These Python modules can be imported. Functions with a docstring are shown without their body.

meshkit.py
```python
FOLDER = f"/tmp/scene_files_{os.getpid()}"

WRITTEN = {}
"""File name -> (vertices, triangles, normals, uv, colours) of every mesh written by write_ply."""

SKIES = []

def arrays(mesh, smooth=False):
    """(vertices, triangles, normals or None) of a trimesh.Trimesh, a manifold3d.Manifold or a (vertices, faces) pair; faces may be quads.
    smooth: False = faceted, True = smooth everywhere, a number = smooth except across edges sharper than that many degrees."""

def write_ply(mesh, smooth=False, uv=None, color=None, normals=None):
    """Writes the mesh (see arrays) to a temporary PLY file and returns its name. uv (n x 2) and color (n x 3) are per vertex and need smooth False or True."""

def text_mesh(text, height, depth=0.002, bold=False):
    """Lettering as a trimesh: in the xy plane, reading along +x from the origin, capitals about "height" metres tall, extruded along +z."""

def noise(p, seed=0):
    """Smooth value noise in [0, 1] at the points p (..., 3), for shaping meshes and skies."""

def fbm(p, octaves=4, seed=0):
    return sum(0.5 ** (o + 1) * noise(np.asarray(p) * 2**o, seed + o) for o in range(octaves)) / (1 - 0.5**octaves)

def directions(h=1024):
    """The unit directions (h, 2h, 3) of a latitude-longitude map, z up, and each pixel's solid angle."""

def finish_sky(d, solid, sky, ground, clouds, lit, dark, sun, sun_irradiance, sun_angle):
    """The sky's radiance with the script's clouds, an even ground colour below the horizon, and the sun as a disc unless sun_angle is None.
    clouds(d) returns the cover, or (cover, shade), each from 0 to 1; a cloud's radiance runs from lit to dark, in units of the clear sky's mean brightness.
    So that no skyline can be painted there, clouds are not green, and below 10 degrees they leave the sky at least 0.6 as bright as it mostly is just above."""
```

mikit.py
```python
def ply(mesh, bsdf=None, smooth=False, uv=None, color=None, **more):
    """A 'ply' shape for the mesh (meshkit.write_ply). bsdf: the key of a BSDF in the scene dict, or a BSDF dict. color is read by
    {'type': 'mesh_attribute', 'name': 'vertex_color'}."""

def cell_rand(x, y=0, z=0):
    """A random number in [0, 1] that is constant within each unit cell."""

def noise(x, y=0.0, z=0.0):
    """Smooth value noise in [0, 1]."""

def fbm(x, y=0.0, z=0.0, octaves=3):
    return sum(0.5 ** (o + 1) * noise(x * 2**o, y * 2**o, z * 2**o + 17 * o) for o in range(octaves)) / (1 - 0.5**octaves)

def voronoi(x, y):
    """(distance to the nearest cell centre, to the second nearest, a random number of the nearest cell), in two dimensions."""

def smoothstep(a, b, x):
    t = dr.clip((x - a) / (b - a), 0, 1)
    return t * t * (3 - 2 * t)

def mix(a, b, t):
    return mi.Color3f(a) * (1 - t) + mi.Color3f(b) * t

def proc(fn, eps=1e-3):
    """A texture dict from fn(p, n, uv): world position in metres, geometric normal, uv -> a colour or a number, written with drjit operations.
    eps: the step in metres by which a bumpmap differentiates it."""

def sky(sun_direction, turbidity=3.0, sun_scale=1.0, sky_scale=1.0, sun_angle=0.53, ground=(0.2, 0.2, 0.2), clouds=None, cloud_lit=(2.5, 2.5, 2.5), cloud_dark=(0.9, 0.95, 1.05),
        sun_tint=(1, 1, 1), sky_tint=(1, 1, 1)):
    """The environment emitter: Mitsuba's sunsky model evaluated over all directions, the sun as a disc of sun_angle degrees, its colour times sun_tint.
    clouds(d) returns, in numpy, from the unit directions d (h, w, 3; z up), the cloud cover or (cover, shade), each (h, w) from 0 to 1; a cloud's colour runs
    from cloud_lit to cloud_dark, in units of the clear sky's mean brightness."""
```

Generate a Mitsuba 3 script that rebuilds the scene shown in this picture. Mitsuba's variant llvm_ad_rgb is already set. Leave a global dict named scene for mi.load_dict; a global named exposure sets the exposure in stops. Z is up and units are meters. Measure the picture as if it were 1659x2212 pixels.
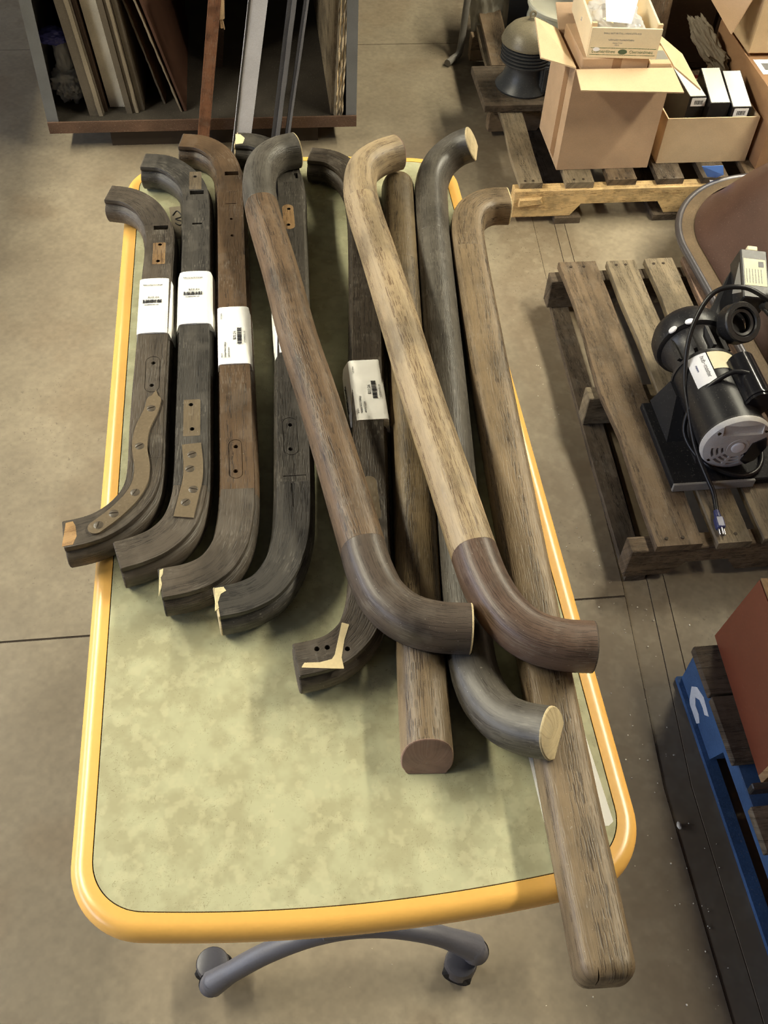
import math, numpy as np, trimesh, mitsuba as mi, drjit as dr, mikit, meshkit
import manifold3d as m3
from shapely.geometry import Polygon, LineString, Point, box as sbox
from mikit import noise, fbm, smoothstep, mix

T = mi.ScalarTransform4f
scene, labels = {}, {}
rng = np.random.default_rng(7)

# ---------------------------------------------------------------- camera, light, exposure
CAM = np.array([-0.06237, 0.0, 1.78791])
FWD = np.array([0.10196, 0.62369, -0.77499])
UPV = np.array([0.06312, 0.77342, 0.63074])
scene['camera'] = {'type': 'perspective', 'fov': 2 * math.degrees(math.atan(829.5 / 2154.8)), 'fov_axis': 'x',
                   'near_clip': 0.05, 'far_clip': 60.0,
                   'to_world': T().look_at(origin=CAM.tolist(), target=(CAM + FWD).tolist(), up=UPV.tolist())}
exposure = 0.29
LAMP_RGB = [66.0, 61.0, 47.0]        # warm fluorescent diffusers
WINDOW_RGB = [7.0, 7.8, 9.8]        # frosted panes lit by an overcast day
# lamp rows: (x, height, y centres)
ROWS = [(2.75, 3.35, (1.4, 3.5)), (-2.75, 3.35, (1.4, 3.5))]
LAMP_LEN, LAMP_W = 1.9, 0.32
WIN = [(-3.8, -2.0), (-1.6, .2), (.6, 2.4), (2.8, 4.6), (5.0, 7.0)]

def S(r, g, b):
    c = np.array([r, g, b]) / 255.0
    return np.where(c <= .04045, c / 12.92, ((c + .055) / 1.055) ** 2.4)

def C3(rgb): return mi.Color3f(*[float(x) for x in S(*rgb)])

# ---------------------------------------------------------------- palettes and materials
PAL, PIDX = [], {}
def pal(name, r, g, b):
    PIDX[name] = len(PAL); PAL.append(S(r, g, b))
for row in [('paper', 240, 239, 234), ('ink', 40, 40, 44), ('ink_soft', 120, 120, 122), ('edge_yellow', 236, 183, 96), ('core_dark', 40, 32, 24),
            ('leg_grey', 92, 92, 100), ('caster', 66, 66, 74), ('black', 30, 30, 33), ('black_dusty', 50, 49, 50), ('alu', 198, 196, 194), ('rubber', 24, 24, 27),
            ('card', 186, 157, 128), ('card_light', 206, 180, 145), ('card_dark', 150, 116, 86), ('crate', 226, 210, 178), ('green_ink', 84, 100, 76), ('cream', 232, 222, 180),
            ('box_black', 26, 26, 30), ('box_white', 238, 236, 220), ('tape_blue', 104, 150, 236), ('motor_grey', 58, 60, 62), ('motor_dome', 122, 114, 94), ('board_dark', 62, 57, 50),
            ('bucket', 212, 214, 196), ('lid', 236, 234, 212), ('rust', 80, 58, 49), ('dirt', 92, 76, 56), ('rim', 120, 118, 122), ('sticker', 226, 218, 186), ('sticker_white', 236, 236, 240),
            ('plug', 66, 70, 112), ('bag_blue', 74, 76, 150), ('blue_paint', 60, 88, 126), ('stencil', 206, 210, 214), ('red_brown', 122, 64, 42), ('dark_grey', 58, 56, 54), ('rack_grey', 104, 106, 108), ('rack_lip', 92, 70, 56),
            ('rack_tray', 62, 57, 50), ('panel_brown', 96, 88, 76), ('panel_edge', 136, 126, 108), ('panel_white', 226, 221, 208), ('hardboard', 92, 70, 52), ('panel_red', 80, 55, 43), ('strip_red', 136, 84, 56),
            ('plank_grey', 188, 188, 194), ('slate', 66, 66, 70), ('slate_edge', 104, 104, 108), ('ply_face', 120, 106, 86), ('ply_edge', 234, 216, 180), ('rope', 204, 176, 140), ('tarp', 128, 118, 102), ('cloth_red', 110, 34, 24),
            ('bin_dark', 56, 60, 66), ('sheet', 150, 146, 134), ('pipe', 112, 108, 102), ('wall', 84, 80, 74), ('ceiling', 78, 77, 74), ('steel', 150, 148, 144), ('brass', 112, 99, 80), ('cream_paint', 206, 188, 146),
            ('photographer', 60, 62, 70), ('dirt_dark', 62, 52, 41), ('crumb', 224, 216, 198), ('chip', 214, 202, 160), ('silver_tag', 140, 138, 132), ('dark_brown', 58, 44, 34), ('screw', 84, 76, 66), ('scar', 132, 110, 78)]:
    pal(*row)
PALF = [mi.Float([float(c[k]) for c in PAL]) for k in range(3)]

def paint_col(p, n, uv):
    i = mi.UInt32(dr.clip(dr.floor(uv.x), 0, len(PAL) - 1))
    c = mi.Color3f(dr.gather(mi.Float, PALF[0], i), dr.gather(mi.Float, PALF[1], i), dr.gather(mi.Float, PALF[2], i))
    g = uv.y                                     # how worn and grubby
    big = fbm(p.x * 14, p.y * 14, p.z * 14, 3)
    fine = noise(p.x * 420, p.y * 420, p.z * 420)
    speck = smoothstep(.84, .90, noise(p.x * 420 + 9, p.y * 420, p.z * 420))
    c = c * (1 - g * (.9 * (big - .5) + .35 * (fine - .5)))
    return mix(c, mi.Color3f(.42, .38, .31), dr.clip(speck * g * .22, 0, 1))

def two(b): return {'type': 'twosided', 'bsdf': b}
pc = mikit.proc(paint_col)
scene['m_matte'] = two({'type': 'principled', 'base_color': pc, 'roughness': .7, 'specular': .35})
scene['m_satin'] = two({'type': 'principled', 'base_color': pc, 'roughness': .38, 'specular': .5})
scene['m_gloss'] = two({'type': 'principled', 'base_color': pc, 'roughness': .16, 'specular': .5})
scene['m_edge'] = two({'type': 'principled', 'base_color': pc, 'roughness': .31, 'specular': 1.0})
scene['m_metal'] = two({'type': 'principled', 'base_color': pc, 'roughness': .38, 'metallic': .85})
scene['m_film'] = {'type': 'blendbsdf', 'weight': .5, 'a': {'type': 'thindielectric'}, 'b': two({'type': 'principled', 'base_color': {'type': 'rgb', 'value': [.68, .70, .74]}, 'roughness': .2})}

# woods: uv.x = 10 * variant + metres along the grain, uv.y = metres across it
WOODS, WIDX = [], {}
def wood(name, a, b, scale=1.0): WIDX[name] = len(WOODS); WOODS.append((S(*a), S(*b), scale))
for row in [('umber', (80, 72, 63), (56, 50, 44)), ('slate_oak', (62, 59, 55), (40, 38, 36)), ('walnut', (86, 68, 50), (50, 39, 30)), ('grey_oak', (70, 66, 60), (42, 39, 35)), ('ebony', (58, 51, 43), (32, 27, 23)),
            ('brown_oak', (102, 83, 64), (62, 50, 39)), ('pale_oak', (164, 145, 115), (110, 91, 69)), ('honey_oak', (108, 93, 69), (64, 53, 39)), ('ash_grey', (82, 78, 71), (62, 58, 53)), ('weathered', (122, 105, 82), (70, 57, 43)),
            ('elbow_brown', (80, 70, 62), (62, 54, 48)), ('elbow_red', (94, 76, 65), (68, 54, 46)), ('elbow_tan', (154, 136, 108), (106, 90, 70)), ('end_pale', (192, 176, 140), (168, 150, 116)), ('end_pink', (142, 116, 102), (128, 103, 90)),
            ('pallet_new', (206, 176, 126), (150, 120, 80)), ('pallet_grey', (128, 115, 94), (82, 72, 57)), ('pallet_brown', (110, 93, 73), (64, 53, 42)), ('pallet_dark', (90, 78, 64), (54, 46, 38)), ('raw_pine', (172, 138, 96), (126, 94, 62)),
            ('pallet_red', (122, 100, 84), (78, 62, 52)), ('strip_wood', (116, 80, 58), (82, 54, 40)), ('print_wood', (98, 86, 68), (76, 66, 54)), ('print_tan', (150, 120, 84), (108, 84, 58))]:
    wood(*row)
WA = [mi.Float([float(w[0][k]) for w in WOODS]) for k in range(3)]
WB = [mi.Float([float(w[1][k]) for w in WOODS]) for k in range(3)]
def wood_parts(p, uv):
    i = mi.UInt32(dr.clip(dr.floor(uv.x * .1), 0, len(WOODS) - 1))
    u, v = uv.x, uv.y
    wob = .004 * noise(u * 9, v * 18)
    band = fbm(u * .9, (v + wob) * 110, 3.0, 3)
    pore = noise(u * 85, (v + wob) * 1900, 1.0)
    pores = smoothstep(.54, .72, pore)
    return i, u, v, band, pores
def wood_col(p, n, uv):
    i, u, v, band, pores = wood_parts(p, uv)
    a = mi.Color3f(*[dr.gather(mi.Float, WA[k], i) for k in range(3)])
    b = mi.Color3f(*[dr.gather(mi.Float, WB[k], i) for k in range(3)])
    t = dr.clip(.30 * smoothstep(.3, .72, band) + .8 * pores * (.30 + .70 * smoothstep(.40, .56, band)), 0, 1)
    c = mix(a, b, t)
    blot = fbm(p.x * 26, p.y * 14, p.z * 26, 5)                       # dirt rubbed into the surface
    c = c * (1 - .5 * (smoothstep(.40, .75, blot) - .35))
    dusty = smoothstep(.52, .74, fbm(p.x * 55 + 3, p.y * 38, p.z * 55, 4))
    c = mix(c, mi.Color3f(.30, .27, .23), .09 * dusty)
    scuff = smoothstep(.66, .80, noise(u * 120, v * 900, 7.0)) * smoothstep(.5, .66, fbm(p.x * 30, p.y * 22, p.z * 30, 3))
    speck = smoothstep(.93, .96, noise(p.x * 480, p.y * 480, p.z * 480))
    return mix(c, mi.Color3f(.36, .33, .28), dr.clip(.13 * scuff + .55 * speck, 0, 1))
def wood_bump(p, n, uv):
    i, u, v, band, pores = wood_parts(p, uv)
    return -.7 * pores + .5 * band
wc = mikit.proc(wood_col)
scene['m_wood'] = two({'type': 'bumpmap', 'arbitrary': mikit.proc(wood_bump, .0006), 'scale': .00035,
                       'bsdf': {'type': 'principled', 'base_color': wc, 'roughness': .46, 'specular': .45}})
scene['m_gloss_wood'] = two({'type': 'principled', 'base_color': wc, 'roughness': .40, 'specular': .45})
scene['m_rough_wood'] = two({'type': 'principled', 'base_color': wc, 'roughness': .75, 'specular': .3})

def laminate(p, n, uv):
    a = fbm(p.x * 46, p.y * 46, 2.0, 4)
    b = fbm(p.x * 95 + 5, p.y * 95, 5.0, 3)
    c = mix(C3((168, 165, 132)), C3((184, 184, 150)), smoothstep(.25, .75, a))
    c = mix(c, C3((196, 193, 158)), .45 * smoothstep(.5, .75, b))
    fib = 0
    for ang, off in ((.5, 3.0), (-.45, 7.0), (1.5, 11.0)):                # short dark fibres pressed in, lying in three directions
        x, y = p.x * math.cos(ang) + p.y * math.sin(ang), -p.x * math.sin(ang) + p.y * math.cos(ang)
        y = y + .0018 * noise(x * 260, y * 60, off)
        fib = dr.maximum(fib, smoothstep(.88, .92, noise(x * 330 + off, y * 2500, off)) * smoothstep(.60, .68, noise(x * 70, y * 70, off + 2)))
    return mix(c, C3((128, 120, 88)), .6 * fib)
scene['m_laminate'] = two({'type': 'principled', 'base_color': mikit.proc(laminate), 'roughness': .42, 'specular': .4})

def concrete(p, n, uv):
    big = fbm(p.x * 1.7, p.y * 1.7, 1.0, 4)
    mid = fbm(p.x * 9, p.y * 9, 2.0, 4)
    fine = fbm(p.x * 90, p.y * 90, 3.0, 3)
    c = mix(C3((126, 115, 97)), C3((149, 138, 117)), smoothstep(.25, .75, .65 * big + .35 * mid))
    stain = smoothstep(.52, .72, fbm(p.x * 4.1 + 3, p.y * 4.1, 5.0, 5))
    c = mix(c, C3((118, 101, 80)), .4 * stain)
    c = c * (1 + .25 * (fine - .5))
    # tracked-in dirt along the trench strip, also painting in some shade, ragged borders
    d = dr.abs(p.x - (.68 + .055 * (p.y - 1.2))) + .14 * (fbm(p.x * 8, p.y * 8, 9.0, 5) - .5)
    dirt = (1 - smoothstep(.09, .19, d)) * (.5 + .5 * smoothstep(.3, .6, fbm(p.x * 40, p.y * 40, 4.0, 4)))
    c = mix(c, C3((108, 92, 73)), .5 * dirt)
    pit = smoothstep(.90, .94, noise(p.x * 260, p.y * 260, 6.0)) * smoothstep(.45, .6, big)
    return mix(c, C3((82, 72, 58)), .5 * pit)
def concrete_rough(p, n, uv): return .42 + .3 * fbm(p.x * 6, p.y * 6, 8.0, 3)
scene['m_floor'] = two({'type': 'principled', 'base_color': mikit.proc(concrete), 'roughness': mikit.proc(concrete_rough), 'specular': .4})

# ---------------------------------------------------------------- helpers
def tri(m):
    if isinstance(m, m3.Manifold):
        q = m.to_mesh(); m = trimesh.Trimesh(q.vert_properties[:, :3].astype(float), q.tri_verts, process=False)
    return m
def man(m):
    if isinstance(m, m3.Manifold): return m
    m = trimesh.Trimesh(m.vertices, m.faces, process=True); m.merge_vertices()
    if m.volume < 0: m.invert()
    return m3.Manifold(m3.Mesh(np.asarray(m.vertices, np.float32), np.asarray(m.faces, np.uint32)))
def cat(*ms): return trimesh.util.concatenate([tri(m) for m in ms])
def key_of(name):
    if name not in scene and not any(k.startswith(name + '__') for k in scene): return name
    i = 1
    while f'{name}_{i:03d}' in scene or any(k.startswith(f'{name}_{i:03d}__') for k in scene): i += 1
    return f'{name}_{i:03d}'
TAKEN = {}
def numbered(name):
    n = TAKEN.get(name, 0); TAKEN[name] = n + 1
    return name if n == 0 else f'{name}_{n:03d}'
def thing(name, label, category, group=None):
    k = numbered(name); labels[k] = {'label': label, 'category': category}
    if group: labels[k]['group'] = group
    return k
def put(key, mesh, mat, uv, smooth, **more):
    m = tri(mesh)
    if smooth: m = trimesh.graph.smooth_shade(trimesh.Trimesh(m.vertices, m.faces, process=True), angle=math.radians(smooth), facet_minarea=None)
    v = np.array(m.vertices)
    scene[key] = mikit.ply(trimesh.Trimesh(v, m.faces, process=False), mat, smooth=bool(smooth), uv=uv(v), **more)
    return key
def flat(col, grime=.25):
    i = PIDX[col] + .5
    return lambda v: np.tile([i, grime], (len(v), 1))
def grain(w, along, across=None, off=None):
    """uv for wood: the grain runs along the vector along."""
    L = np.asarray(along, float); L /= np.linalg.norm(L)
    A = np.cross(L, [.31, .22, .92]) if across is None else np.asarray(across, float); A /= np.linalg.norm(A)
    B = np.cross(L, A); o = rng.random(2) if off is None else off
    return lambda v: np.stack([10 * WIDX[w] + 3 + 2 * o[0] + v @ L, 1 + 5 * o[1] + v @ A + .83 * (v @ B)], 1)
def obj(name, mesh, mat, uv, parent=None, smooth=35, label=None, category=None, group=None, kind=None, **more):
    k = numbered(f'{parent}__{name}' if parent else name)
    put(k, mesh, mat, uv, smooth, **more)
    d = {}
    if label: d['label'] = label
    if category: d['category'] = category
    if group: d['group'] = group
    if kind: d['kind'] = kind
    if d: labels[k] = d
    return k
def P(name, mesh, col, parent=None, mat='m_matte', grime=.25, **k): return obj(name, mesh, mat, flat(col, grime), parent, **k)
def box(x0, x1, y0, y1, z0, z1, c=.0):
    if c <= 0:
        pts = [(x, y, z) for x in (x0, x1) for y in (y0, y1) for z in (z0, z1)]
    else:
        pts = []
        for x, sx in ((x0, 1), (x1, -1)):
            for y, sy in ((y0, 1), (y1, -1)):
                for z, sz in ((z0, 1), (z1, -1)):
                    pts += [(x + sx * c, y + sy * c, z), (x + sx * c, y, z + sz * c), (x, y + sy * c, z + sz * c)]
    return m3.Manifold.hull_points(np.array(pts, float))
def hull(pts): return m3.Manifold.hull_points(np.array(pts, float))
def prism(poly, z0, z1): 
    m = trimesh.creation.extrude_polygon(poly, z1 - z0, engine='earcut'); m.apply_translation([0, 0, z0]); return m
def rot(m, axis, deg, at=(0, 0, 0)):
    m = tri(m).copy(); m.apply_transform(trimesh.transformations.rotation_matrix(math.radians(deg), axis, at)); return m
def mv(m, *d): m = tri(m).copy(); m.apply_translation(d); return m
def frame(m, o, X, Y, Z=None):
    """Puts the mesh's x, y, z axes along X, Y, Z at o."""
    X = np.asarray(X, float) / np.linalg.norm(X); Y = np.asarray(Y, float); Y = Y - X * (X @ Y); Y /= np.linalg.norm(Y)
    Z = np.cross(X, Y) if Z is None else Z
    M = np.eye(4); M[:3, 0], M[:3, 1], M[:3, 2], M[:3, 3] = X, Y, Z, o
    m = tri(m).copy(); m.apply_transform(M); return m
def rail_curve(pts, step=.006):
    """Catmull-Rom through the points, resampled."""
    p = np.asarray(pts, float); q = np.vstack([2 * p[0] - p[1], p, 2 * p[-1] - p[-2]]); out = []
    for i in range(1, len(q) - 2):
        a, b, c, d = q[i - 1], q[i], q[i + 1], q[i + 2]
        ta, tb, tc, td = np.cumsum([0] + [max(np.linalg.norm(y - x), 1e-6) ** .5 for x, y in ((a, b), (b, c), (c, d))])
        n = max(2, int(np.linalg.norm(c - b) / step)); t = np.linspace(tb, tc, n, endpoint=False)[:, None]
        A1 = (tb - t) / (tb - ta) * a + (t - ta) / (tb - ta) * b; A2 = (tc - t) / (tc - tb) * b + (t - tb) / (tc - tb) * c; A3 = (td - t) / (td - tc) * c + (t - tc) / (td - tc) * d
        B1 = (tc - t) / (tc - ta) * A1 + (t - ta) / (tc - ta) * A2; B2 = (td - t) / (td - tb) * A2 + (t - tb) / (td - tb) * A3
        out.append((tc - t) / (tc - tb) * B1 + (t - tb) / (tc - tb) * B2)
    return np.vstack(out + [p[-1:]])
def rings_mesh(R):
    """Closed mesh from rings (k, n, 3) with flat caps."""
    R = np.asarray(R, float); k, n = R.shape[:2]
    v = np.vstack([R.reshape(-1, 3), R[0].mean(0), R[-1].mean(0)]); i, j = np.meshgrid(np.arange(k - 1), np.arange(n), indexing='ij')
    a, b = i * n + j, i * n + (j + 1) % n
    f = np.concatenate([np.stack([a, b, b + n], -1).reshape(-1, 3), np.stack([a, b + n, a + n], -1).reshape(-1, 3)])
    jj = np.arange(n); f = np.vstack([f, np.stack([(jj + 1) % n, jj, jj * 0 + k * n], 1), np.stack([(k - 1) * n + jj, (k - 1) * n + (jj + 1) % n, jj * 0 + k * n + 1], 1)])
    m = trimesh.Trimesh(v, f, process=False)
    if m.volume < 0: m.invert()
    return m
def tube(pts, r, n=12, step=.01, smooth=True, squash=1.0):
    p = rail_curve(pts, step) if smooth else np.asarray(pts, float)
    t = np.gradient(p, axis=0); t /= np.linalg.norm(t, axis=1, keepdims=True)
    N = np.zeros_like(p); a = np.array([0, 0, 1.0]) if abs(t[0, 2]) < .9 else np.array([1.0, 0, 0])
    for i in range(len(p)):
        a = a - t[i] * (a @ t[i]); a /= np.linalg.norm(a); N[i] = a
    Bn = np.cross(t, N); ang = np.arange(n) * 2 * np.pi / n; r = np.broadcast_to(r, (len(p),))
    return rings_mesh(p[:, None] + r[:, None, None] * (np.cos(ang)[None, :, None] * N[:, None] + squash * np.sin(ang)[None, :, None] * Bn[:, None]))
def lathe(prof, n=40, at=(0, 0, 0), axis=None):
    m = trimesh.creation.revolve(np.asarray(prof, float), sections=n)
    if m.volume < 0: m.invert()
    if axis is not None: m.apply_transform(trimesh.geometry.align_vectors([0, 0, 1], axis))
    m.apply_translation(at); return m
def cyl(r, h, at, axis=(0, 0, 1), n=24, bev=.0):
    b = min(bev, r * .5, h * .4)
    pr = [(0, -h / 2), (r - b, -h / 2), (r, -h / 2 + b), (r, h / 2 - b), (r - b, h / 2), (0, h / 2)] if b > 0 else [(0, -h / 2), (r, -h / 2), (r, h / 2), (0, h / 2)]
    return lathe(pr, n, at, axis)
def oval(cx, cy, w, h, ang=0):
    """Polygon of a slot w wide, h long, long axis along y turned by ang degrees."""
    from shapely import affinity
    return affinity.translate(affinity.rotate(LineString([(0, -(h - w) / 2), (0, (h - w) / 2)]).buffer(w / 2, 8), ang, origin=(0, 0)), cx, cy)
def lettering(items, o, X, Y, depth=.0003, bold=False):
    """One mesh of several lines: (text, x, y, height) in the sheet's own plane with axes X, Y at o."""
    return cat(*[frame(mv(meshkit.text_mesh(t, h, depth, bold), x, y, 0), o, X, Y) for t, x, y, h in items])

# ---------------------------------------------------------------- the setting
def slab(poly, z=0.0, name='slab'):
    obj(name, prism(poly, -.0045, z), 'm_floor', lambda v: v[:, :2], 'floor', smooth=False)
labels['floor'] = {'label': 'worn concrete warehouse floor with saw-cut joints', 'kind': 'structure'}
obj('joint_bed', box(-6, 6, -5, 9, -.06, -.0025), 'm_matte', flat('dirt_dark', .4), 'floor', smooth=False)
gA = [(.62, -5.0), (.625, .30), (.630, .72), (.676, 1.19), (.715, 1.9), (.762, 2.6), (.82, 4.2), (.98, 9.0)]
def off(line, dx): return [(x + dx(y), y) for x, y in line]
gB = off(gA, lambda y: .050 + .006 * y); gC = off(gA, lambda y: .096 + .0 * y)
J = .0009
def strip(a, b): return Polygon([(x + J, y) for x, y in a] + [(x - J, y) for x, y in b][::-1])
left = Polygon([(-6, -5), (-6, 9)] + [(x - J, y) for x, y in gA][::-1])
right = Polygon([(6, -5), (6, 9)] + [(x + J, y) for x, y in gC][::-1])
for y0, y1 in ((-5, 1.16 - .0025), (1.16 + .0025, 3.68 - .002), (3.68 + .002, 9)):
    slab(left.intersection(sbox(-6, y0, 6, y1)))
slab(right.intersection(sbox(-6, -5, 6, 3.68))); slab(right.intersection(sbox(-6, 3.685, 6, 9)))
slab(strip(gA, gB), -.002, 'trench_cover'); slab(strip(gB, gC), -.0005, 'trench_cover')
def wall(name, b, col='wall'): P(name, b, col, grime=.2, smooth=False, kind='structure')
wall('wall_back', box(-6, 6, 9, 9.2, 0, 5)); wall('wall_right', box(6, 6.2, -5, 9, 0, 5)); wall('wall_front', box(-6, 6, -5.2, -5, 0, 5))
wl = box(-6.2, -6, -5, 9, 0, 5)
for a, b in WIN: wl = wl - box(-6.3, -5.9, a, b, 1.5, 2.7)
wall('wall_left', wl)
P('ceiling', box(-6.2, 6.2, -5.2, 9.2, 5, 5.15), 'ceiling', grime=.15, smooth=False, kind='structure')
for i, (a, b) in enumerate(WIN):
    k = f'window_{i + 1}'
    labels[k] = {'label': 'tall frosted factory window in the left wall', 'kind': 'structure'}
    fr = box(-6.15, -6.05, a, b, 1.5, 2.7) - box(-6.2, -6.0, a + .05, b - .05, 1.55, 2.65)
    for t in (1 / 3, 2 / 3): fr = fr + box(-6.12, -6.08, a + (b - a) * t - .015, a + (b - a) * t + .015, 1.52, 2.68)
    P('frame', fr, 'dark_grey', k, smooth=False)
    m = trimesh.Trimesh([[-6.1, a + .05, 1.55], [-6.1, b - .05, 1.55], [-6.1, b - .05, 2.65], [-6.1, a + .05, 2.65]], [[0, 1, 2], [0, 2, 3]], process=False)
    P('pane', m, 'paper', k, smooth=False, emitter={'type': 'area', 'radiance': {'type': 'rgb', 'value': WINDOW_RGB}})
# ceiling lamps
for x, z, ys in ROWS:
    for y in ys:
        k = thing('ceiling_lamp', 'long fluorescent fixture over the ' + ('right' if x > 0 else 'left') + ' aisle, ' + ['beside the table', 'beyond the table', 'farthest from the camera'][ys.index(y)], 'lamp', 'ceiling lamps')
        w, l = LAMP_W / 2, LAMP_LEN / 2
        P('housing', hull([(x + sx * wx, y + sy * (l + .03), zz) for sx in (-1, 1) for sy in (-1, 1) for wx, zz in ((w + .02, z + .004), (w * .6, z + .09))]), 'steel', k, smooth=False)
        m = trimesh.Trimesh([[x - w, y - l, z], [x - w, y + l, z], [x + w, y + l, z], [x + w, y - l, z]], [[0, 1, 2], [0, 2, 3]], process=False)
        P('diffuser', m, 'paper', k, smooth=False, emitter={'type': 'area', 'radiance': {'type': 'rgb', 'value': LAMP_RGB}})
        for sy in (-.7, .7): P('hanger', cyl(.006, 5 - z - .09, (x, y + sy * l, (5 + z + .09) / 2)), 'steel', k, mat='m_metal')

# ---------------------------------------------------------------- the table
HW, YN, YF, BOW, TOPZ = .305, .329, 1.6974, .025, .745
xs = np.linspace(-HW, HW, 41)
out = Polygon(list(zip(xs, YN - BOW * (1 - (xs / HW) ** 2))) + list(zip(xs[::-1], YF + BOW * (1 - (xs[::-1] / HW) ** 2))))
out = out.buffer(-.085, 24).buffer(.085, 24)
tb = thing('work_table', 'wheeled training table with green speckled top and yellow rounded edge under the handrails', 'table')
lam = out.buffer(-.0255, 24)
obj('tabletop', prism(lam, TOPZ - .028, TOPZ), 'm_laminate', lambda v: v[:, :2], tb, smooth=False, label='mottled green laminate top with dark fibre flecks')
P('core', prism(out.buffer(-.0235, 24), TOPZ - .030, TOPZ - .0015), 'core_dark', tb, grime=.1, smooth=False)
n = 520
ring = [out.exterior.interpolate(t, normalized=True) for t in np.arange(n) / n]; ring = np.array([(p.x, p.y) for p in ring])
tg = np.roll(ring, -1, 0) - np.roll(ring, 1, 0); tg /= np.linalg.norm(tg, axis=1, keepdims=True)
nr = np.stack([tg[:, 1], -tg[:, 0]], 1)
if Polygon(ring + .01 * nr).area < out.area: nr = -nr
prof = [(.0243, .7175), (.0243, .7452)] + [(.0165 * (1 - math.sin(a)) + .000, .7285 + .0165 * math.cos(a)) for a in np.linspace(.0, math.pi, 17)]
rg = np.array([np.column_stack([ring - d * nr, np.full(n, z)]) for d, z in prof])
kk = len(prof); i, j = np.meshgrid(np.arange(kk), np.arange(n), indexing='ij'); a = i * n + j; b = i * n + (j + 1) % n; c2 = ((i + 1) % kk) * n + (j + 1) % n; d2 = ((i + 1) % kk) * n + j
em = trimesh.Trimesh(rg.reshape(-1, 3), np.concatenate([np.stack([a, b, c2], -1).reshape(-1, 3), np.stack([a, c2, d2], -1).reshape(-1, 3)]), process=False)
if em.volume < 0: em.invert()
P('edge_band', em, 'edge_yellow', tb, mat='m_edge', grime=.07, smooth=40, label='rounded yellow orange edge band')
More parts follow.
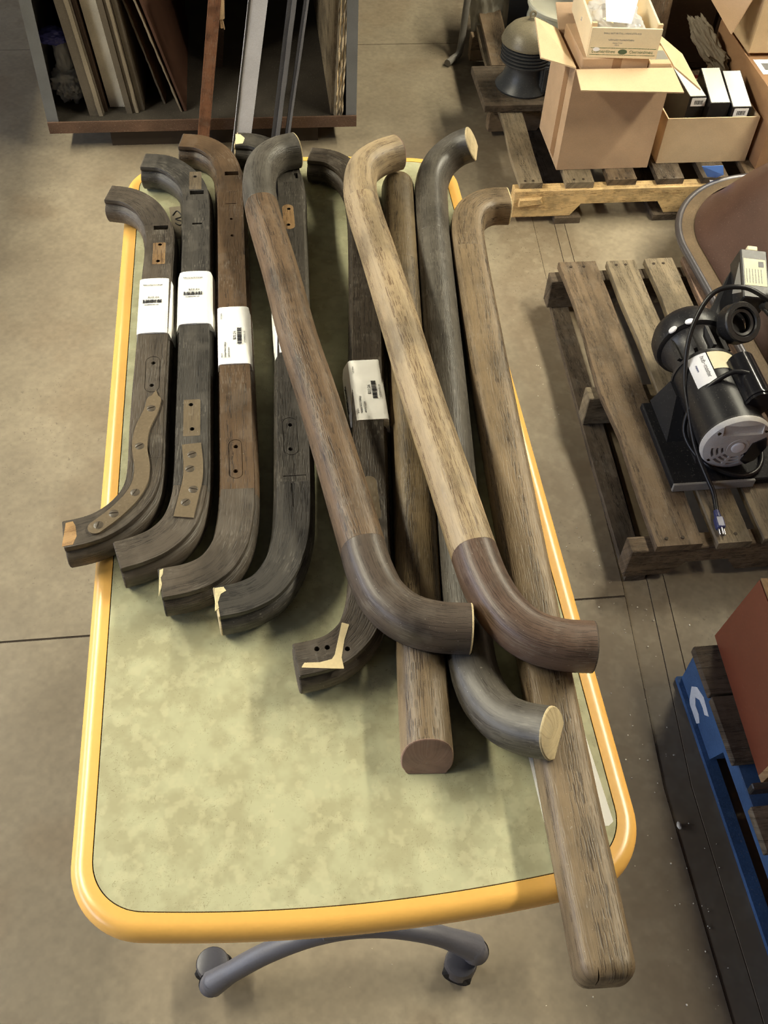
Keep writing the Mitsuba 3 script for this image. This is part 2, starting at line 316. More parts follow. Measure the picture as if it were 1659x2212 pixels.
for sy, yy in ((1, .452), (-1, 1.565)):
    fx = np.array([(-.222, .052), (-.19, .076), (-.13, .116), (-.06, .148), (0, .160), (.06, .154), (.13, .128), (.180, .096), (.207, .074)])
    bow = lambda x: yy - .006 + sy * .031 * (1 - (x / .22) ** 2)
    pts = [(x, bow(x), z) for x, z in fx]; cv = rail_curve(pts, .01)
    foot = tube(cv, np.interp(cv[:, 0], [-.222, -.19, 0, .16, .207], [.021, .017, .0165, .017, .023]), 16, smooth=False)
    foot = cat(foot, lathe([(0, -.021), (.012, -.018), (.021, 0), (.012, .018), (0, .021)], 20, (-.222, yy - .006, .052)), lathe([(0, -.023), (.014, -.018), (.023, 0), (.014, .018), (0, .023)], 20, (.207, yy - .006, .074)))
    P('foot', foot, 'leg_grey', tb, mat='m_satin', grime=.2, smooth=60, label='arched grey tube foot')
    col = rings_mesh([[(.03 * math.cos(t) * s, yy + sy * .030 + .018 * math.sin(t) * s, z) for t in np.arange(20) * math.pi / 10] for z, s in ((.150, 1.0), (.2, 1.0), (.66, .95), (.70, 1.3))])
    P('column', col, 'leg_grey', tb, mat='m_satin', grime=.2)
    P('collar', box(-.045, .045, yy + sy * .03 - .020, yy + sy * .03 + .020, .150, .180, .006), 'leg_grey', tb, mat='m_satin'); P('mount_plate', box(-.05, .05, yy - .06, yy + .12, .70, .716, .003), 'leg_grey', tb, mat='m_satin')
    for sx, cx, dx, dy in ((-1, -.222, .001, .026), (1, .207, -.022, -.014)):
        hood = lathe([(0, -.020), (.022, -.020), (.0265, -.014), (.027, .010), (.0245, .017), (.016, .0195), (0, .020)], 24, (cx + dx, yy + sy * dy, .036))
        cs = P('caster', hood, 'caster', tb, mat='m_satin', smooth=50)
        for o in (-.014, .014): P('wheel', lathe([(0, -.008), (.021, -.008), (.0245, -.005), (.0245, .005), (.021, .008), (0, .008)], 24, (cx + dx + o * .5, yy + sy * dy + o, .0245), (.5, 1, 0)), 'rubber', cs)
P('cross_beam', box(-.022, .022, .47, 1.55, .655, .695, .004), 'leg_grey', tb, mat='m_satin', smooth=False)

# ---------------------------------------------------------------- handrails
# cross section: flat foot down, width across a, height h; the flat is where the wall brackets were screwed on
dome = [(-.0205, 0), (.0205, 0), (.0222, .0012), (.0236, .0045), (.0262, .0085), (.0278, .0140), (.0282, .0200), (.0278, .0270), (.0264, .0335), (.0240, .0395), (.0205, .0447), (.0158, .0485), (.0102, .0510), (.0040, .0521),
        (-.0040, .0521), (-.0102, .0510), (-.0158, .0485), (-.0205, .0447), (-.0240, .0395), (-.0264, .0335), (-.0278, .0270), (-.0282, .0200), (-.0278, .0140), (-.0262, .0085), (-.0236, .0045), (-.0222, .0012)]
mould = [(-.0212, 0), (.0212, 0), (.0218, .0008), (.0220, .0058), (.0200, .0080), (.0196, .0102), (.0208, .0120), (.0246, .0148), (.0270, .0195), (.0276, .0250), (.0262, .0315), (.0236, .0385), (.0190, .0452), (.0120, .0500), (.0040, .0519),
         (-.0040, .0519), (-.0120, .0500), (-.0190, .0452), (-.0236, .0385), (-.0262, .0315), (-.0276, .0250), (-.0270, .0195), (-.0246, .0148), (-.0208, .0120), (-.0196, .0102), (-.0200, .0080), (-.0220, .0058), (-.0218, .0008)]
square = [(-.0215, 0), (.0215, 0), (.0252, .0012), (.0275, .0045), (.0285, .0100), (.0288, .0190), (.0288, .0300), (.0280, .0370), (.0258, .0430), (.0215, .0468), (.0150, .0484), (.0060, .0490),
          (-.0060, .0490), (-.0150, .0484), (-.0215, .0468), (-.0258, .0430), (-.0280, .0370), (-.0288, .0300), (-.0288, .0190), (-.0285, .0100), (-.0275, .0045), (-.0252, .0012)]
RAILS = {}
def rail(label, pts, z0, up, woods, seams, profile=dome, roll=None, tilt=None, ends=('end_pale', 'end_pale'), cuts=(), name='handrail', scale=1.0, nose=(0, 0), slant=0.0, gloss=(), pieces=('upper_elbow', 'shaft', 'lower_elbow')):
    """pts: the centre line on the floor plan; z0: height of its flat; up: +1 dome up, -1 flat up; seams: y of the joints between elbow and shaft."""
    k = thing(name, label, 'handrail')
    c = rail_curve(np.array(pts), .007); c = np.vstack([c]); seg = np.linalg.norm(np.diff(c, axis=0), axis=1); s = np.concatenate([[0], np.cumsum(seg)])
    sd = np.linspace(0, s[-1], int(s[-1] / .0075)); c = np.stack([np.interp(sd, s, c[:, i]) for i in (0, 1)], 1); s = sd
    t = np.gradient(c, axis=0)
    for _ in range(3): t[1:-1] = (t[:-2] + 2 * t[1:-1] + t[2:]) / 4
    t /= np.linalg.norm(t, axis=1, keepdims=True); N = np.stack([-t[:, 1], t[:, 0]], 1)
    pr = np.array(profile) * scale
    def at(si, f=1.0, g=0.0):
        i = np.array([np.interp(si, s, c[:, q]) for q in (0, 1)]); nn = np.array([np.interp(si, s, N[:, q]) for q in (0, 1)]); nn /= np.linalg.norm(nn)
        h = pr[:, 1]; hm = .026 * scale; tt = np.array([np.interp(si, s, t[:, q]) for q in (0, 1)]); i = i - tt * (slant * max(0, 1 - (s[-1] - si) / .03) * (h[:, None] / .052 - .3)) if slant else i
        i = np.broadcast_to(i, (len(h), 2)); return np.column_stack([i[:, 0] + pr[:, 0] * f * nn[0], i[:, 1] + pr[:, 0] * f * nn[1], z0 + up * (hm + (h - hm) * f)])
    ss = [0.0]
    for y in seams: ss.append(float(s[np.argmin(np.abs(c[:, 1] - y) + (np.abs(s - s[-1] / 2) > s[-1] * .48) * 9)]))
    ss.append(float(s[-1]))
    from scipy.spatial import cKDTree
    tree = cKDTree(c)
    M = np.eye(4)
    if roll is not None:
        ang, ia, ib = roll; A = np.array([*c[np.argmin(abs(c[:, 1] - ia))], z0]); B = np.array([*c[np.argmin(abs(c[:, 1] - ib))], z0])
        M = trimesh.transformations.rotation_matrix(math.radians(ang), B - A, A)
    if tilt is not None:                                     # lift towards one end: (degrees about x, pivot y, pivot z)
        M = trimesh.transformations.rotation_matrix(math.radians(tilt[0]), [1, 0, 0], [0, tilt[1], tilt[2]]) @ M
    Mi = np.linalg.inv(M)
    offs = rng.random(3) * 2
    far = int(np.argmin(np.abs(pr[:, 0]) + pr[:, 1] * up)) if up > 0 else int(np.argmax(pr[:, 1] - np.abs(pr[:, 0])))     # the hidden side: the seam of the unrolled grain
    pp_ = np.vstack([np.roll(pr, -far, 0), pr[far:far + 1]]); pd = np.concatenate([np.linspace(pp_[i], pp_[i + 1], 12, endpoint=False) for i in range(len(pp_) - 1)])
    arc = np.concatenate([[0], np.cumsum(np.linalg.norm(np.diff(pd, axis=0), axis=1))]); ptree = cKDTree(pd)
    def uv_of(w, o):
        def fn(v):
            q = v @ Mi[:3, :3].T + Mi[:3, 3]
            _, ix = tree.query(q[:, :2]); dlt = q[:, :2] - c[ix]
            lat = (dlt * N[ix]).sum(1); al = s[ix] + (dlt * t[ix]).sum(1); h = up * (q[:, 2] - z0)
            return np.stack([10 * WIDX[w] + 2 + o + al, 1 + 3 * o + arc[ptree.query(np.column_stack([lat, h]))[1]]], 1)
        return fn
    if isinstance(woods, str): woods = (woods,) * (len(ss) - 1)
    if len(ss) == 2: pieces = ('shaft',)
    E = .0022
    for q in range(len(ss) - 1):
        a, b = ss[q], ss[q + 1]; rings = []
        a0 = a + E if q == 0 else a; b0 = b - E if q == len(ss) - 2 else b
        rings += [at(a0, .985 if q else 1.0), at(a0 + .0012)] if q else [at(a0)]
        rings += [at(x) for x in s[(s > a0 + .003) & (s < b0 - .003)]]
        rings += [at(b0 - .0012), at(b0, .985)] if q < len(ss) - 2 else [at(b0)]
        if nose[0] and q == 0: rings = [at(x, .30 + .70 * math.sqrt(max(0, 1 - (1 - x / nose[0]) ** 2))) for x in np.linspace(.0004, nose[0], 10)] + rings[1 + int((s[(s > a0 + .003)] < nose[0]).sum()):]
        if nose[1] and q == len(ss) - 2: rings = [r_ for r_, x in zip(rings, [a0, a0 + .0012] + list(s[(s > a0 + .003) & (s < b0 - .003)])) if x < b - nose[1]] + [at(b - x, .55 + .45 * math.sqrt(max(0, 1 - (1 - x / nose[1]) ** 2))) for x in np.linspace(nose[1], .0002, 9)]
        m = man(rings_mesh(rings))
        for cut in cuts: m = m - man(cut)
        m = tri(m); m.apply_transform(M)
        obj(pieces[q], m, 'm_gloss_wood' if q in gloss else 'm_wood', uv_of(woods[q], offs[q]), k, smooth=38)
    for e, (a, b) in zip(ends, ((0.0, E), (float(s[-1]) - E, float(s[-1])))):
        if e is None: continue
        m = rings_mesh([at(a, .955 if a == 0 else 1.0), at((a + b) / 2, .995), at(b, .955 if a > 0 else 1.0)]); m.apply_transform(M)
        obj('end_grain', m, 'm_rough_wood', uv_of(e, .4), k, smooth=False, label='sawn end grain')
    RAILS[k] = M
    return k
FZ = TOPZ + .0523
def hole(x, y, r=.0032, d=.012, z=FZ): return cyl(r, d * 2, (x, y, z), n=14)
def slot(x, y, w=.0235, h=.0115, d=.007, ang=0, z=FZ): return rot(box(x - w / 2, x + w / 2, y - h / 2, y + h / 2, z - d, z + d), [0, 0, 1], ang, (x, y, z))
def groove(x, y, w, h, wd=.0009, d=.0009, z=FZ):
    o = oval(x, y, w, h); return prism(o.difference(o.buffer(-wd)), z - d, z + d)
def mark(k, x, y, w, h, wood_name, holes=(), square=False, z=FZ):
    """The print left by a wall bracket: a thin rubbed island of bare wood."""
    p = sbox(x - w / 2, y - h / 2, x + w / 2, y + h / 2).buffer(.002) if square else oval(x, y, w, h)
    for hx, hy in holes: p = p.difference(Point(hx, hy).buffer(.0032, 6))
    obj('bracket_mark', prism(p, z - .0004, z + .00025), 'm_rough_wood', grain(wood_name, (0, 1, 0)), k, smooth=False, label='worn bracket print')
def screw(x, y, z, r=.0062, ang=30):
    h = man(lathe([(0, -.002), (r, -.002), (r, .0002), (r * .7, .0010), (0, .0013)], 18, (x, y, z)))
    return h - man(rot(box(x - r * 1.2, x + r * 1.2, y - .0010, y + .0010, z + .0001, z + .003), [0, 0, 1], ang, (x, y, z)))
BARS = [(0, 3, 1), (4, 1, 1), (6.5, 1, 1), (8, 2, 1), (11, 2.4, 1), (14.5, 1, 1), (16.5, 1.6, 1), (19, 4, 1), (24, 1.2, 1), (26, .8, 1), (28, 2.2, 1), (32, 1, 1), (34, 3, 1), (38, 1, 1), (40, 2, 1)]
def tag(k, x, y0, y1, w, foldR, foldL, upward, code, seed, lines=True):
    """A paper price sheet wrapped over the flat and taped below; its print is a child mesh."""
    r = np.random.default_rng(seed); n = 26
    def skin(y, off):
        wv = .0007 * (1 + math.sin(25 * (y - y0) / (y1 - y0) + seed))
        left = [(-w / 2 - .0055 - foldL, -.034 + .0), (-w / 2 - .0045 - foldL, -.015)] if foldL > 0 else [(-w / 2 - .0045, -.030), (-w / 2 - .0022, -.012)]
        right = [(w / 2 + .0022 + foldR * .6, -.012), (w / 2 + .0050 + foldR, -.030)]
        top = [(-w / 2 - .0012, -.0015), (-w / 2 + .002, .0006)] + [(xx, .0008 + wv * (1 - (2 * xx / w) ** 2)) for xx in np.linspace(-w / 2 + .006, w / 2 - .006, 6)] + [(w / 2 - .002, .0006), (w / 2 + .0012, -.0015)]
        return np.array([(x + a, y, FZ + h + off) for a, h in left + top + right])
    up_, lo_ = [], []
    for y in np.linspace(y0, y1, n): up_.append(skin(y, .00025)); lo_.append(skin(y, 0.0))
    R = [np.vstack([u, l[::-1]]) for u, l in zip(up_, lo_)]
    t = P('price_tag', rings_mesh(R), 'paper', k, grime=.05, smooth=25, label='white paper price tag with barcode' if lines else 'white paper price tag')
    if not lines: return
    zt = FZ + .0026
    L = y1 - y0
    if upward:       # reads from the near end towards the far end, letter tops to the left
        o, X, Y = (x - w / 2, y0, zt), (0, 1, 0), (-1, 0, 0)
        bars = [box(.33 * L + b * .00083, .33 * L + (b + ww) * .00083, -.034, -.0275, 0, .0003) for b, ww, _ in BARS]
        it = [('$22.24', .40 * L, -.0255, .0040), (code, .34 * L, -.0395, .0024), ('Antique Wood Railings', .10 * L, -.0105, .0023), ('used 2x2.25 wood', .10 * L, -.0155, .0018), ('W4370', .10 * L, -.0055, .0018), ('12/17/2016', .76 * L, -.0055, .0018)]
    else:
        o, X, Y = (x - w / 2, y0, zt), (1, 0, 0), (0, 1, 0)
        bars = [box(.006 + b * .00066, .006 + (b + ww) * .00066, .53 * L, .59 * L, 0, .0003) for b, ww, _ in BARS]
        it = [('$22.24', .013, .62 * L, .0036), (code, .008, .49 * L, .0020), ('Rebuilding Exchange', .0045, .86 * L, .0022)]
    P('print', cat(lettering(it, o, X, Y), frame(cat(*bars), o, X, Y)), 'ink', t, grime=.0, smooth=False, kind='stuff')
    if upward and foldL > 0:
        P('print', lettering([('Rebuilding Exchange', .22 * L, 0, .0042)], (x - w / 2 - .0062 - foldL * .9, y0, FZ - .0165), (0, 1, 0), (.35, 0, 1), .0003, True), 'ink', t, grime=0, smooth=False, kind='stuff')

r1 = rail('flat-side-up dark handrail, leftmost, with a long curved steel strap and five screws', [(-.3215, 1.532), (-.288, 1.522), (-.260, 1.496), (-.2405, 1.455), (-.2315, 1.405), (-.2325, 1.318), (-.2345, 1.160), (-.2365, 1.056), (-.237, .987), (-.237, .903), (-.243, .860), (-.261, .829), (-.287, .807), (-.3125, .7975), (-.333, .794)],
          FZ, -1, 'umber', [1.44, .915], mould, ends=('umber', 'umber'), cuts=[slot(-.230, 1.426), hole(-.230, 1.380, .0045), hole(-.232, 1.337, .0045), hole(-.232, 1.099), hole(-.233, 1.053), groove(-.2325, 1.076, .021, .074), slot(-.237, .935, .006, .030, .004, 10)])
mark(r1, -.231, 1.357, .016, .052, 'print_tan', [(-.230, 1.380), (-.232, 1.337)], True)
def strap(k, line, w, zz, scr, th=.003):
    pl = LineString(rail_curve(np.array(line), .004)).buffer(w / 2, cap_style=2 if w > .022 else 1)
    if w < .022: pl = pl.union(Polygon([(-.2390, 1.016), (-.2262, 1.040), (-.2188, 1.014)]))
    s = P('steel_strap', prism(pl, zz - .0004, zz + th), 'brass', k, mat='m_satin', grime=.5, smooth=False, label='dull steel repair strap')
    for x, y, a in scr: P('screw', screw(x, y, zz + th, ang=a), 'screw', s, mat='m_satin', smooth=30)
strap(r1, [(-.2285, 1.020), (-.2315, 1.002), (-.2425, .965), (-.2445, .933), (-.2400, .895), (-.2420, .870), (-.2520, .846), (-.2720, .820), (-.2930, .800)], .0200, FZ, [(-.2315, 1.004, 20), (-.2445, .934, 30), (-.247, .853, 60), (-.272, .820, 0), (-.290, .803, 75)])
obj('scraped_patch', prism(Polygon([(-.3325, .775), (-.3195, .777), (-.3160, .790), (-.3185, .806), (-.3225, .814), (-.3310, .812)]), FZ - .0004, FZ + .0003), 'm_rough_wood', grain('raw_pine', (1, .3, 0)), r1, smooth=False, label='scraped patch of bare tan wood')
tag(r1, -.2352, 1.163, 1.291, .0445, .003, 0, False, 'C133P0170-16', 1)
r2 = rail('flat-side-up blackish handrail, second from left, with a short steel plate and four screws', [(-.267, 1.629), (-.228, 1.620), (-.197, 1.587), (-.178, 1.544), (-.173, 1.491), (-.173, 1.409), (-.174, 1.291), (-.1745, 1.179), (-.175, 1.080), (-.176, .980), (-.1765, .901), (-.180, .845), (-.192, .803), (-.214, .777), (-.239, .764), (-.266, .756)],
          FZ, -1, ('slate_oak', 'slate_oak', 'umber'), [1.50, .865], mould, ends=('umber', 'umber'), cuts=[slot(-.172, 1.524), slot(-.171, 1.434, .016, .005, .003), hole(-.175, 1.572), hole(-.178, 1.010), hole(-.176, .963)])
mark(r2, -.1745, 1.560, .017, .050, 'print_wood', [(-.175, 1.572)], True); mark(r2, -.1765, .985, .019, .066, 'print_wood', [(-.178, 1.010), (-.176, .963)], True)
strap(r2, [(-.1765, .934), (-.1740, .900), (-.1745, .872), (-.1790, .845), (-.1855, .808)], .0255, FZ, [(-.1755, .914, 20), (-.178, .889, 30), (-.1735, .853, 160), (-.1830, .832, 40)], .0022)
tag(r2, -.1735, 1.180, 1.305, .0455, .004, .0015, False, 'C133P0170-17', 2)
r3 = rail('flat-side-up reddish brown handrail, third from left, with bare screw holes and no metal plate', [(-.202, 1.692), (-.165, 1.683), (-.137, 1.654), (-.1195, 1.606), (-.115, 1.543), (-.1155, 1.452), (-.1165, 1.218), (-.116, 1.088), (-.116, .975), (-.117, .854), (-.1205, .802), (-.131, .758), (-.151, .729), (-.1755, .7165), (-.213, .710)],
          FZ, -1, ('walnut', 'walnut', 'umber'), [1.522, .854], mould, ends=('umber', 'grey_oak'), cuts=[slot(-.112, 1.579), slot(-.115, 1.488, .018, .0015, .002), hole(-.1145, 1.444, .0028), hole(-.1140, 1.398, .0028), hole(-.118, .926), hole(-.119, .882), groove(-.1185, .904, .018, .070)])
tag(r3, -.1163, 1.088, 1.215, .0445, .0005, 0, True, 'C133P0170-19', 3)
r4 = rail('flat-side-up grey handrail, fourth from left, partly under the brown round rail', [(-.103, 1.691), (-.068, 1.684), (-.036, 1.654), (-.017, 1.603), (-.012, 1.538), (-.015, 1.466), (-.026, 1.228), (-.034, 1.070), (-.0415, .907), (-.0465, .820), (-.0525, .770), (-.0655, .728), (-.0865, .697), (-.113, .683), (-.147, .677)],
          FZ, -1, ('grey_oak', 'grey_oak', 'slate_oak'), [1.55, .86], mould, ends=('end_pale', 'end_pale'), cuts=[slot(.000, 1.566, .006, .016, .004), hole(-.018, 1.467), hole(-.021, 1.422), hole(-.043, .961), hole(-.045, .916), groove(-.044, .940, .020, .070), slot(-.042, .868, .030, .0016, .001), slot(-.047, .835, .0012, .040, .001)])
mark(r4, -.0195, 1.445, .019, .070, 'print_tan', [(-.018, 1.467), (-.021, 1.422)])
P('paint_chip', prism(Polygon([(-.103, 1.672), (-.090, 1.674), (-.086, 1.692), (-.0935, 1.705), (-.1025, 1.706)]), FZ - .0004, FZ + .0004), 'chip', r4, smooth=False, label='chip of cream paint')
tag(r4, -.029, 1.108, 1.225, .0445, 0, .002, True, '', 4, False)
r5 = rail('flat-side-up near-black handrail in the middle with cream paint drips on its lower elbow', [(.028, 1.635), (.064, 1.624), (.092, 1.590), (.106, 1.539), (.1085, 1.476), (.094, 1.275), (.0755, 1.083), (.062, .934), (.049, .788), (.042, .715), (.032, .662), (.016, .625), (-.008, .602), (-.030, .594), (-.057, .590)],
          FZ, -1, ('ebony', 'ebony', 'umber'), [1.50, .72], mould, ends=('umber', 'umber'), cuts=[hole(.055, .855), hole(-.032, .602), hole(-.020, .603), hole(.003, .599)])
mark(r5, .054, .822, .020, .075, 'print_wood')
P('paint_drip', prism(Polygon([(.0, .634), (.007, .631), (.000, .612), (-.0055, .588), (-.004, .574), (-.026, .5765), (-.050, .5795), (-.047, .584), (-.030, .583), (-.0155, .586), (-.0115, .592), (-.006, .612)]).buffer(.0008), FZ - .0004, FZ + .0006), 'cream_paint', r5, smooth=False, label='cream paint drip')
tag(r5, .0705, .962, 1.083, .0445, 0, .003, True, 'C133P0170-15', 5)
for k, q in ((r3, [(-.2135, .729), (-.209, .731), (-.2095, .722), (-.2118, .718), (-.2098, .708), (-.2115, .699), (-.2135, .691)]), (r4, [(-.1475, .697), (-.137, .698), (-.134, .692), (-.1405, .688), (-.1440, .676), (-.1428, .668), (-.1475, .664)])):
    P('paint_chip', prism(Polygon(q), FZ - .0006, FZ + .0004), 'chip', k, grime=.8, smooth=False, label='pale chipped corner')
R6Z = FZ + .0022
r6 = rail('brown round-top handrail lying diagonally across the others, glossy dark lower elbow', [(.005, 1.606), (-.030, 1.592), (-.056, 1.558), (-.065, 1.505), (-.063, 1.438), (-.040, 1.263), (-.0205, 1.098), (-.0045, .996), (.0105, .891), (.032, .731), (.038, .688), (.051, .646), (.075, .618), (.107, .604), (.145, .598)],
          R6Z, 1, ('ash_grey', 'brown_oak', 'elbow_brown'), [1.437, .720], ends=('end_pale', 'end_pale'), gloss=(2,))
R7Z = FZ + .0085
r7 = rail('pale oak round-top handrail lying diagonally, reddish dark lower elbow over the table edge', [(.181, 1.581), (.144, 1.562), (.114, 1.527), (.1035, 1.478), (.1035, 1.415), (.115, 1.285), (.129, 1.109), (.1415, .947), (.1545, .816), (.165, .704), (.172, .652), (.186, .610), (.209, .580), (.241, .5645), (.278, .558)],
          R7Z, 1, ('elbow_tan', 'pale_oak', 'elbow_red'), [1.425, .700], ends=('end_pink', 'elbow_brown'), gloss=(2,))
r8 = rail('straight honey-brown handrail without elbows, sawn flat near end in the middle of the table', [(.1835, 1.586), (.151, 1.240), (.122, .918), (.090, .592), (.0795, .466)], TOPZ, 1, ('honey_oak', 'honey_oak', 'weathered'), [1.33, .62], ends=(None, 'end_pink'), nose=(.030, 0), slant=.014, scale=1.04, pieces=('upper_length', 'shaft', 'lower_length'))
r9 = rail('dark grey round-top handrail, upper elbow pointing up, lower elbow resting on the long rail', [(.344, 1.617), (.315, 1.623), (.281, 1.609), (.256, 1.567), (.242, 1.488), (.2215, 1.284), (.198, 1.019), (.1785, .812), (.1645, .659), (.1585, .577), (.165, .532), (.181, .498), (.204, .477), (.233, .461)],
          TOPZ + .0102, 1, ('ash_grey', 'ash_grey', 'ash_grey'), [1.40, .63], roll=(29, 1.495, .663), gloss=(0, 2))
r10 = rail('long weathered handrail at the right, one elbow, rounded near end jutting past the table', [(.371, 1.498), (.331, 1.496), (.299, 1.469), (.2825, 1.416), (.276, 1.352), (.271, 1.279), (.263, 1.144), (.2335, .572), (.2265, .422), (.2225, .308), (.2190, .222)], TOPZ, 1, ('weathered', 'weathered'), [1.36], square, ends=('end_pale', None), nose=(0, .016), cuts=[hull([(.2060, .222, .80), (.2085, .222, .80), (.2075, .236, .80), (.2065, .205, .74), (.2095, .205, .74), (.2080, .222, .765)])], scale=1.0, pieces=('upper_elbow', 'shaft'))

# ---------------------------------------------------------------- papers on the table
pp = thing('paper_slip', 'cream paper strip with pen scribbles under the long weathered rail near the table corner', 'paper')
P('sheet', prism(Polygon([(.199, .392), (.268, .3835), (.2745, .388), (.268, .500), (.197, .505)]), TOPZ + .0001, TOPZ + .0004), 'paper', pp, grime=.05, smooth=False)
def pen(k, lines, z, r=.0007):
    for l in lines: P('pen_stroke', tube([(x, y, z) for x, y in l], r, 6, .003), 'ink', k, grime=0)
pen(pp, [[(.2555, .424), (.2585, .428), (.2605, .423), (.258, .418), (.256, .421)], [(.2565, .411), (.2595, .413), (.2610, .4105)], [(.256, .437), (.2578, .4345), (.2570, .432)]], TOPZ + .0007)
pq = thing('paper_scrap', 'grey white paper scrap with black scribble inside the hook of the second rail', 'paper')
P('sheet', prism(Polygon([(-.226, 1.560), (-.192, 1.566), (-.186, 1.470), (-.216, 1.466)]), TOPZ + .0001, TOPZ + .0004), 'panel_edge', pq, grime=.3, smooth=False)
pen(pq, [[(-.219, 1.535), (-.212, 1.548), (-.204, 1.530), (-.214, 1.524), (-.203, 1.517)], [(-.214, 1.512), (-.207, 1.505), (-.199, 1.510), (-.204, 1.496)]], TOPZ + .0008, .001)

# ---------------------------------------------------------------- pallets
def wavy(x0, x1, y0, y1, seed, amp=.006, sl=0.0):
    r = np.random.default_rng(seed); ys = np.linspace(y0, y1, 22); n1 = np.interp(ys, np.linspace(y0, y1, 7), r.uniform(-amp, amp, 7)); n2 = np.interp(ys, np.linspace(y0, y1, 7), r.uniform(-amp * .4, amp * .4, 7))
    t = (ys - y0) * sl
    return Polygon(list(zip(x0 + n1 + t, ys)) + list(zip(x1 + n2 + t, ys))[::-1])
def boards(k, xs_, y0, y1, z0, z1, woods, name='deck_board', seed=0, amp=.003, nails=(), sl=0.0):
    for i, (a, b) in enumerate(xs_):
        e = rng.uniform(-.006, .006)
        kk = obj(name, prism(wavy(a, b, y0 + e, y1 + e, seed + i, amp if i else amp * 1.6, sl), z0, z1 - .002 * rng.random()), 'm_rough_wood', grain(woods[i % len(woods)], (0, 1, 0), (1, 0, 0)), k, smooth=False)
        for ny in nails:
            for f in (.28, .62): P('nail', cyl(.0038, .0012, (a + (b - a) * f + (ny - y0) * sl, ny, z1 + .0004), n=10), 'dirt_dark', kk, smooth=False)
def stringer(k, x0, x1, y0, y1, w, notch=(), z0=.02, z1=.11, name='stringer', along=0):
    m = box(x0, x1, y0, y1, z0, z1, .002)
    for a, b in notch:
        if along == 0: m = m - hull([(xx, yy, zz) for yy in (y0 - .1, y1 + .1) for xx, zz in ((a, z0 - .1), (b, z0 - .1), (a, z0), (b, z0), (a + .03, z0 + .042), (b - .03, z0 + .042))])
        else: m = m - hull([(xx, yy, zz) for xx in (x0 - .1, x1 + .1) for yy, zz in ((a, z0 - .1), (b, z0 - .1), (a, z0), (b, z0), (a + .03, z0 + .042), (b - .03, z0 + .042))])
    return obj(name, m, 'm_rough_wood', grain(w, (1, 0, 0) if along == 0 else (0, 1, 0)), k, smooth=False)
pa = thing('pallet', 'wooden pallet with a pale new front beam carrying the cardboard boxes', 'pallet')
stringer(pa, .685, 1.78, 2.535, 2.575, 'pallet_new', [(.865, 1.165), (1.32, 1.62)]); stringer(pa, .70, 1.78, 3.02, 3.06, 'pallet_brown', [(.865, 1.165), (1.32, 1.62)]); stringer(pa, .72, 1.78, 3.50, 3.54, 'pallet_brown')
boards(pa, [(.697, .768), (.842, .926), (.972, 1.060), (1.122, 1.207), (1.262, 1.345), (1.402, 1.482), (1.535, 1.615), (1.68, 1.76)], 2.548, 3.545, .11, .1305, ['pallet_grey', 'pallet_grey', 'pallet_brown', 'pallet_dark', 'pallet_dark', 'pallet_brown', 'pallet_grey'], seed=10, nails=(2.558,), sl=.045)
for a, b in ((.82, .90), (1.13, 1.21), (1.64, 1.73)): obj('bottom_board', box(a, b, 2.525, 3.54, 0, .02), 'm_rough_wood', grain('pallet_dark', (0, 1, 0)), pa, smooth=False)
obj('split_piece', hull([(.700, 2.5345, .060), (.776, 2.5345, .066), (.700, 2.5345, .088), (.770, 2.5345, .090), (.702, 2.524, .064), (.768, 2.526, .070), (.702, 2.524, .085), (.764, 2.527, .086)]), 'm_rough_wood', grain('pallet_new', (1, 0, 0)), pa, smooth=False)
tp = thing('tape_tag', 'crumpled blue tape hanging from the carton of black boxes', 'tape')
pt = [(1.226, .196), (1.292, .196), (1.303, .165), (1.290, .146), (1.262, .150)]
P('tape', hull([(x, 2.505 + yy + .015 * (z < .16), z) for x, z in pt for yy in (0, .0012)]), 'tape_blue', tp, mat='m_satin', grime=.1, smooth=False)
P('torn_end', hull([(x, 2.502 + yy, z) for x, z in ((1.263, .150), (1.290, .146), (1.287, .132), (1.276, .126)) for yy in (0, .002)]), 'sticker_white', tp, smooth=False)

pb = thing('pallet', 'old grey brown pallet carrying the black pump beside the table', 'pallet')
for yy, x0, w in ((2.11, .702, 'pallet_dark'), (1.66, .694, 'pallet_grey'), (1.197, .672, 'pallet_brown')):
    stringer(pb, x0, 1.75, yy, yy + .042, w, [(.775, .93), (1.3, 1.5)] if yy < 1.3 else ())
boards(pb, [(.718, .824), (.852, .931), (.958, 1.038), (1.066, 1.150), (1.18, 1.27), (1.30, 1.38), (1.42, 1.5), (1.54, 1.63), (1.66, 1.74)], 1.196, 2.170, .11, .1305, ['pallet_brown', 'pallet_grey', 'pallet_grey', 'pallet_red', 'pallet_grey', 'pallet_brown'], seed=40, amp=.005, nails=(1.213, 2.145), sl=.012)
for a, b, w in ((.679, .728, 'pallet_dark'), (1.14, 1.24, 'pallet_dark'), (1.6, 1.7, 'pallet_dark')): obj('bottom_board', prism(wavy(a, b, 1.20, 2.15, 77, .004, .04), 0, .020), 'm_rough_wood', grain(w, (0, 1, 0)), pb, smooth=False)

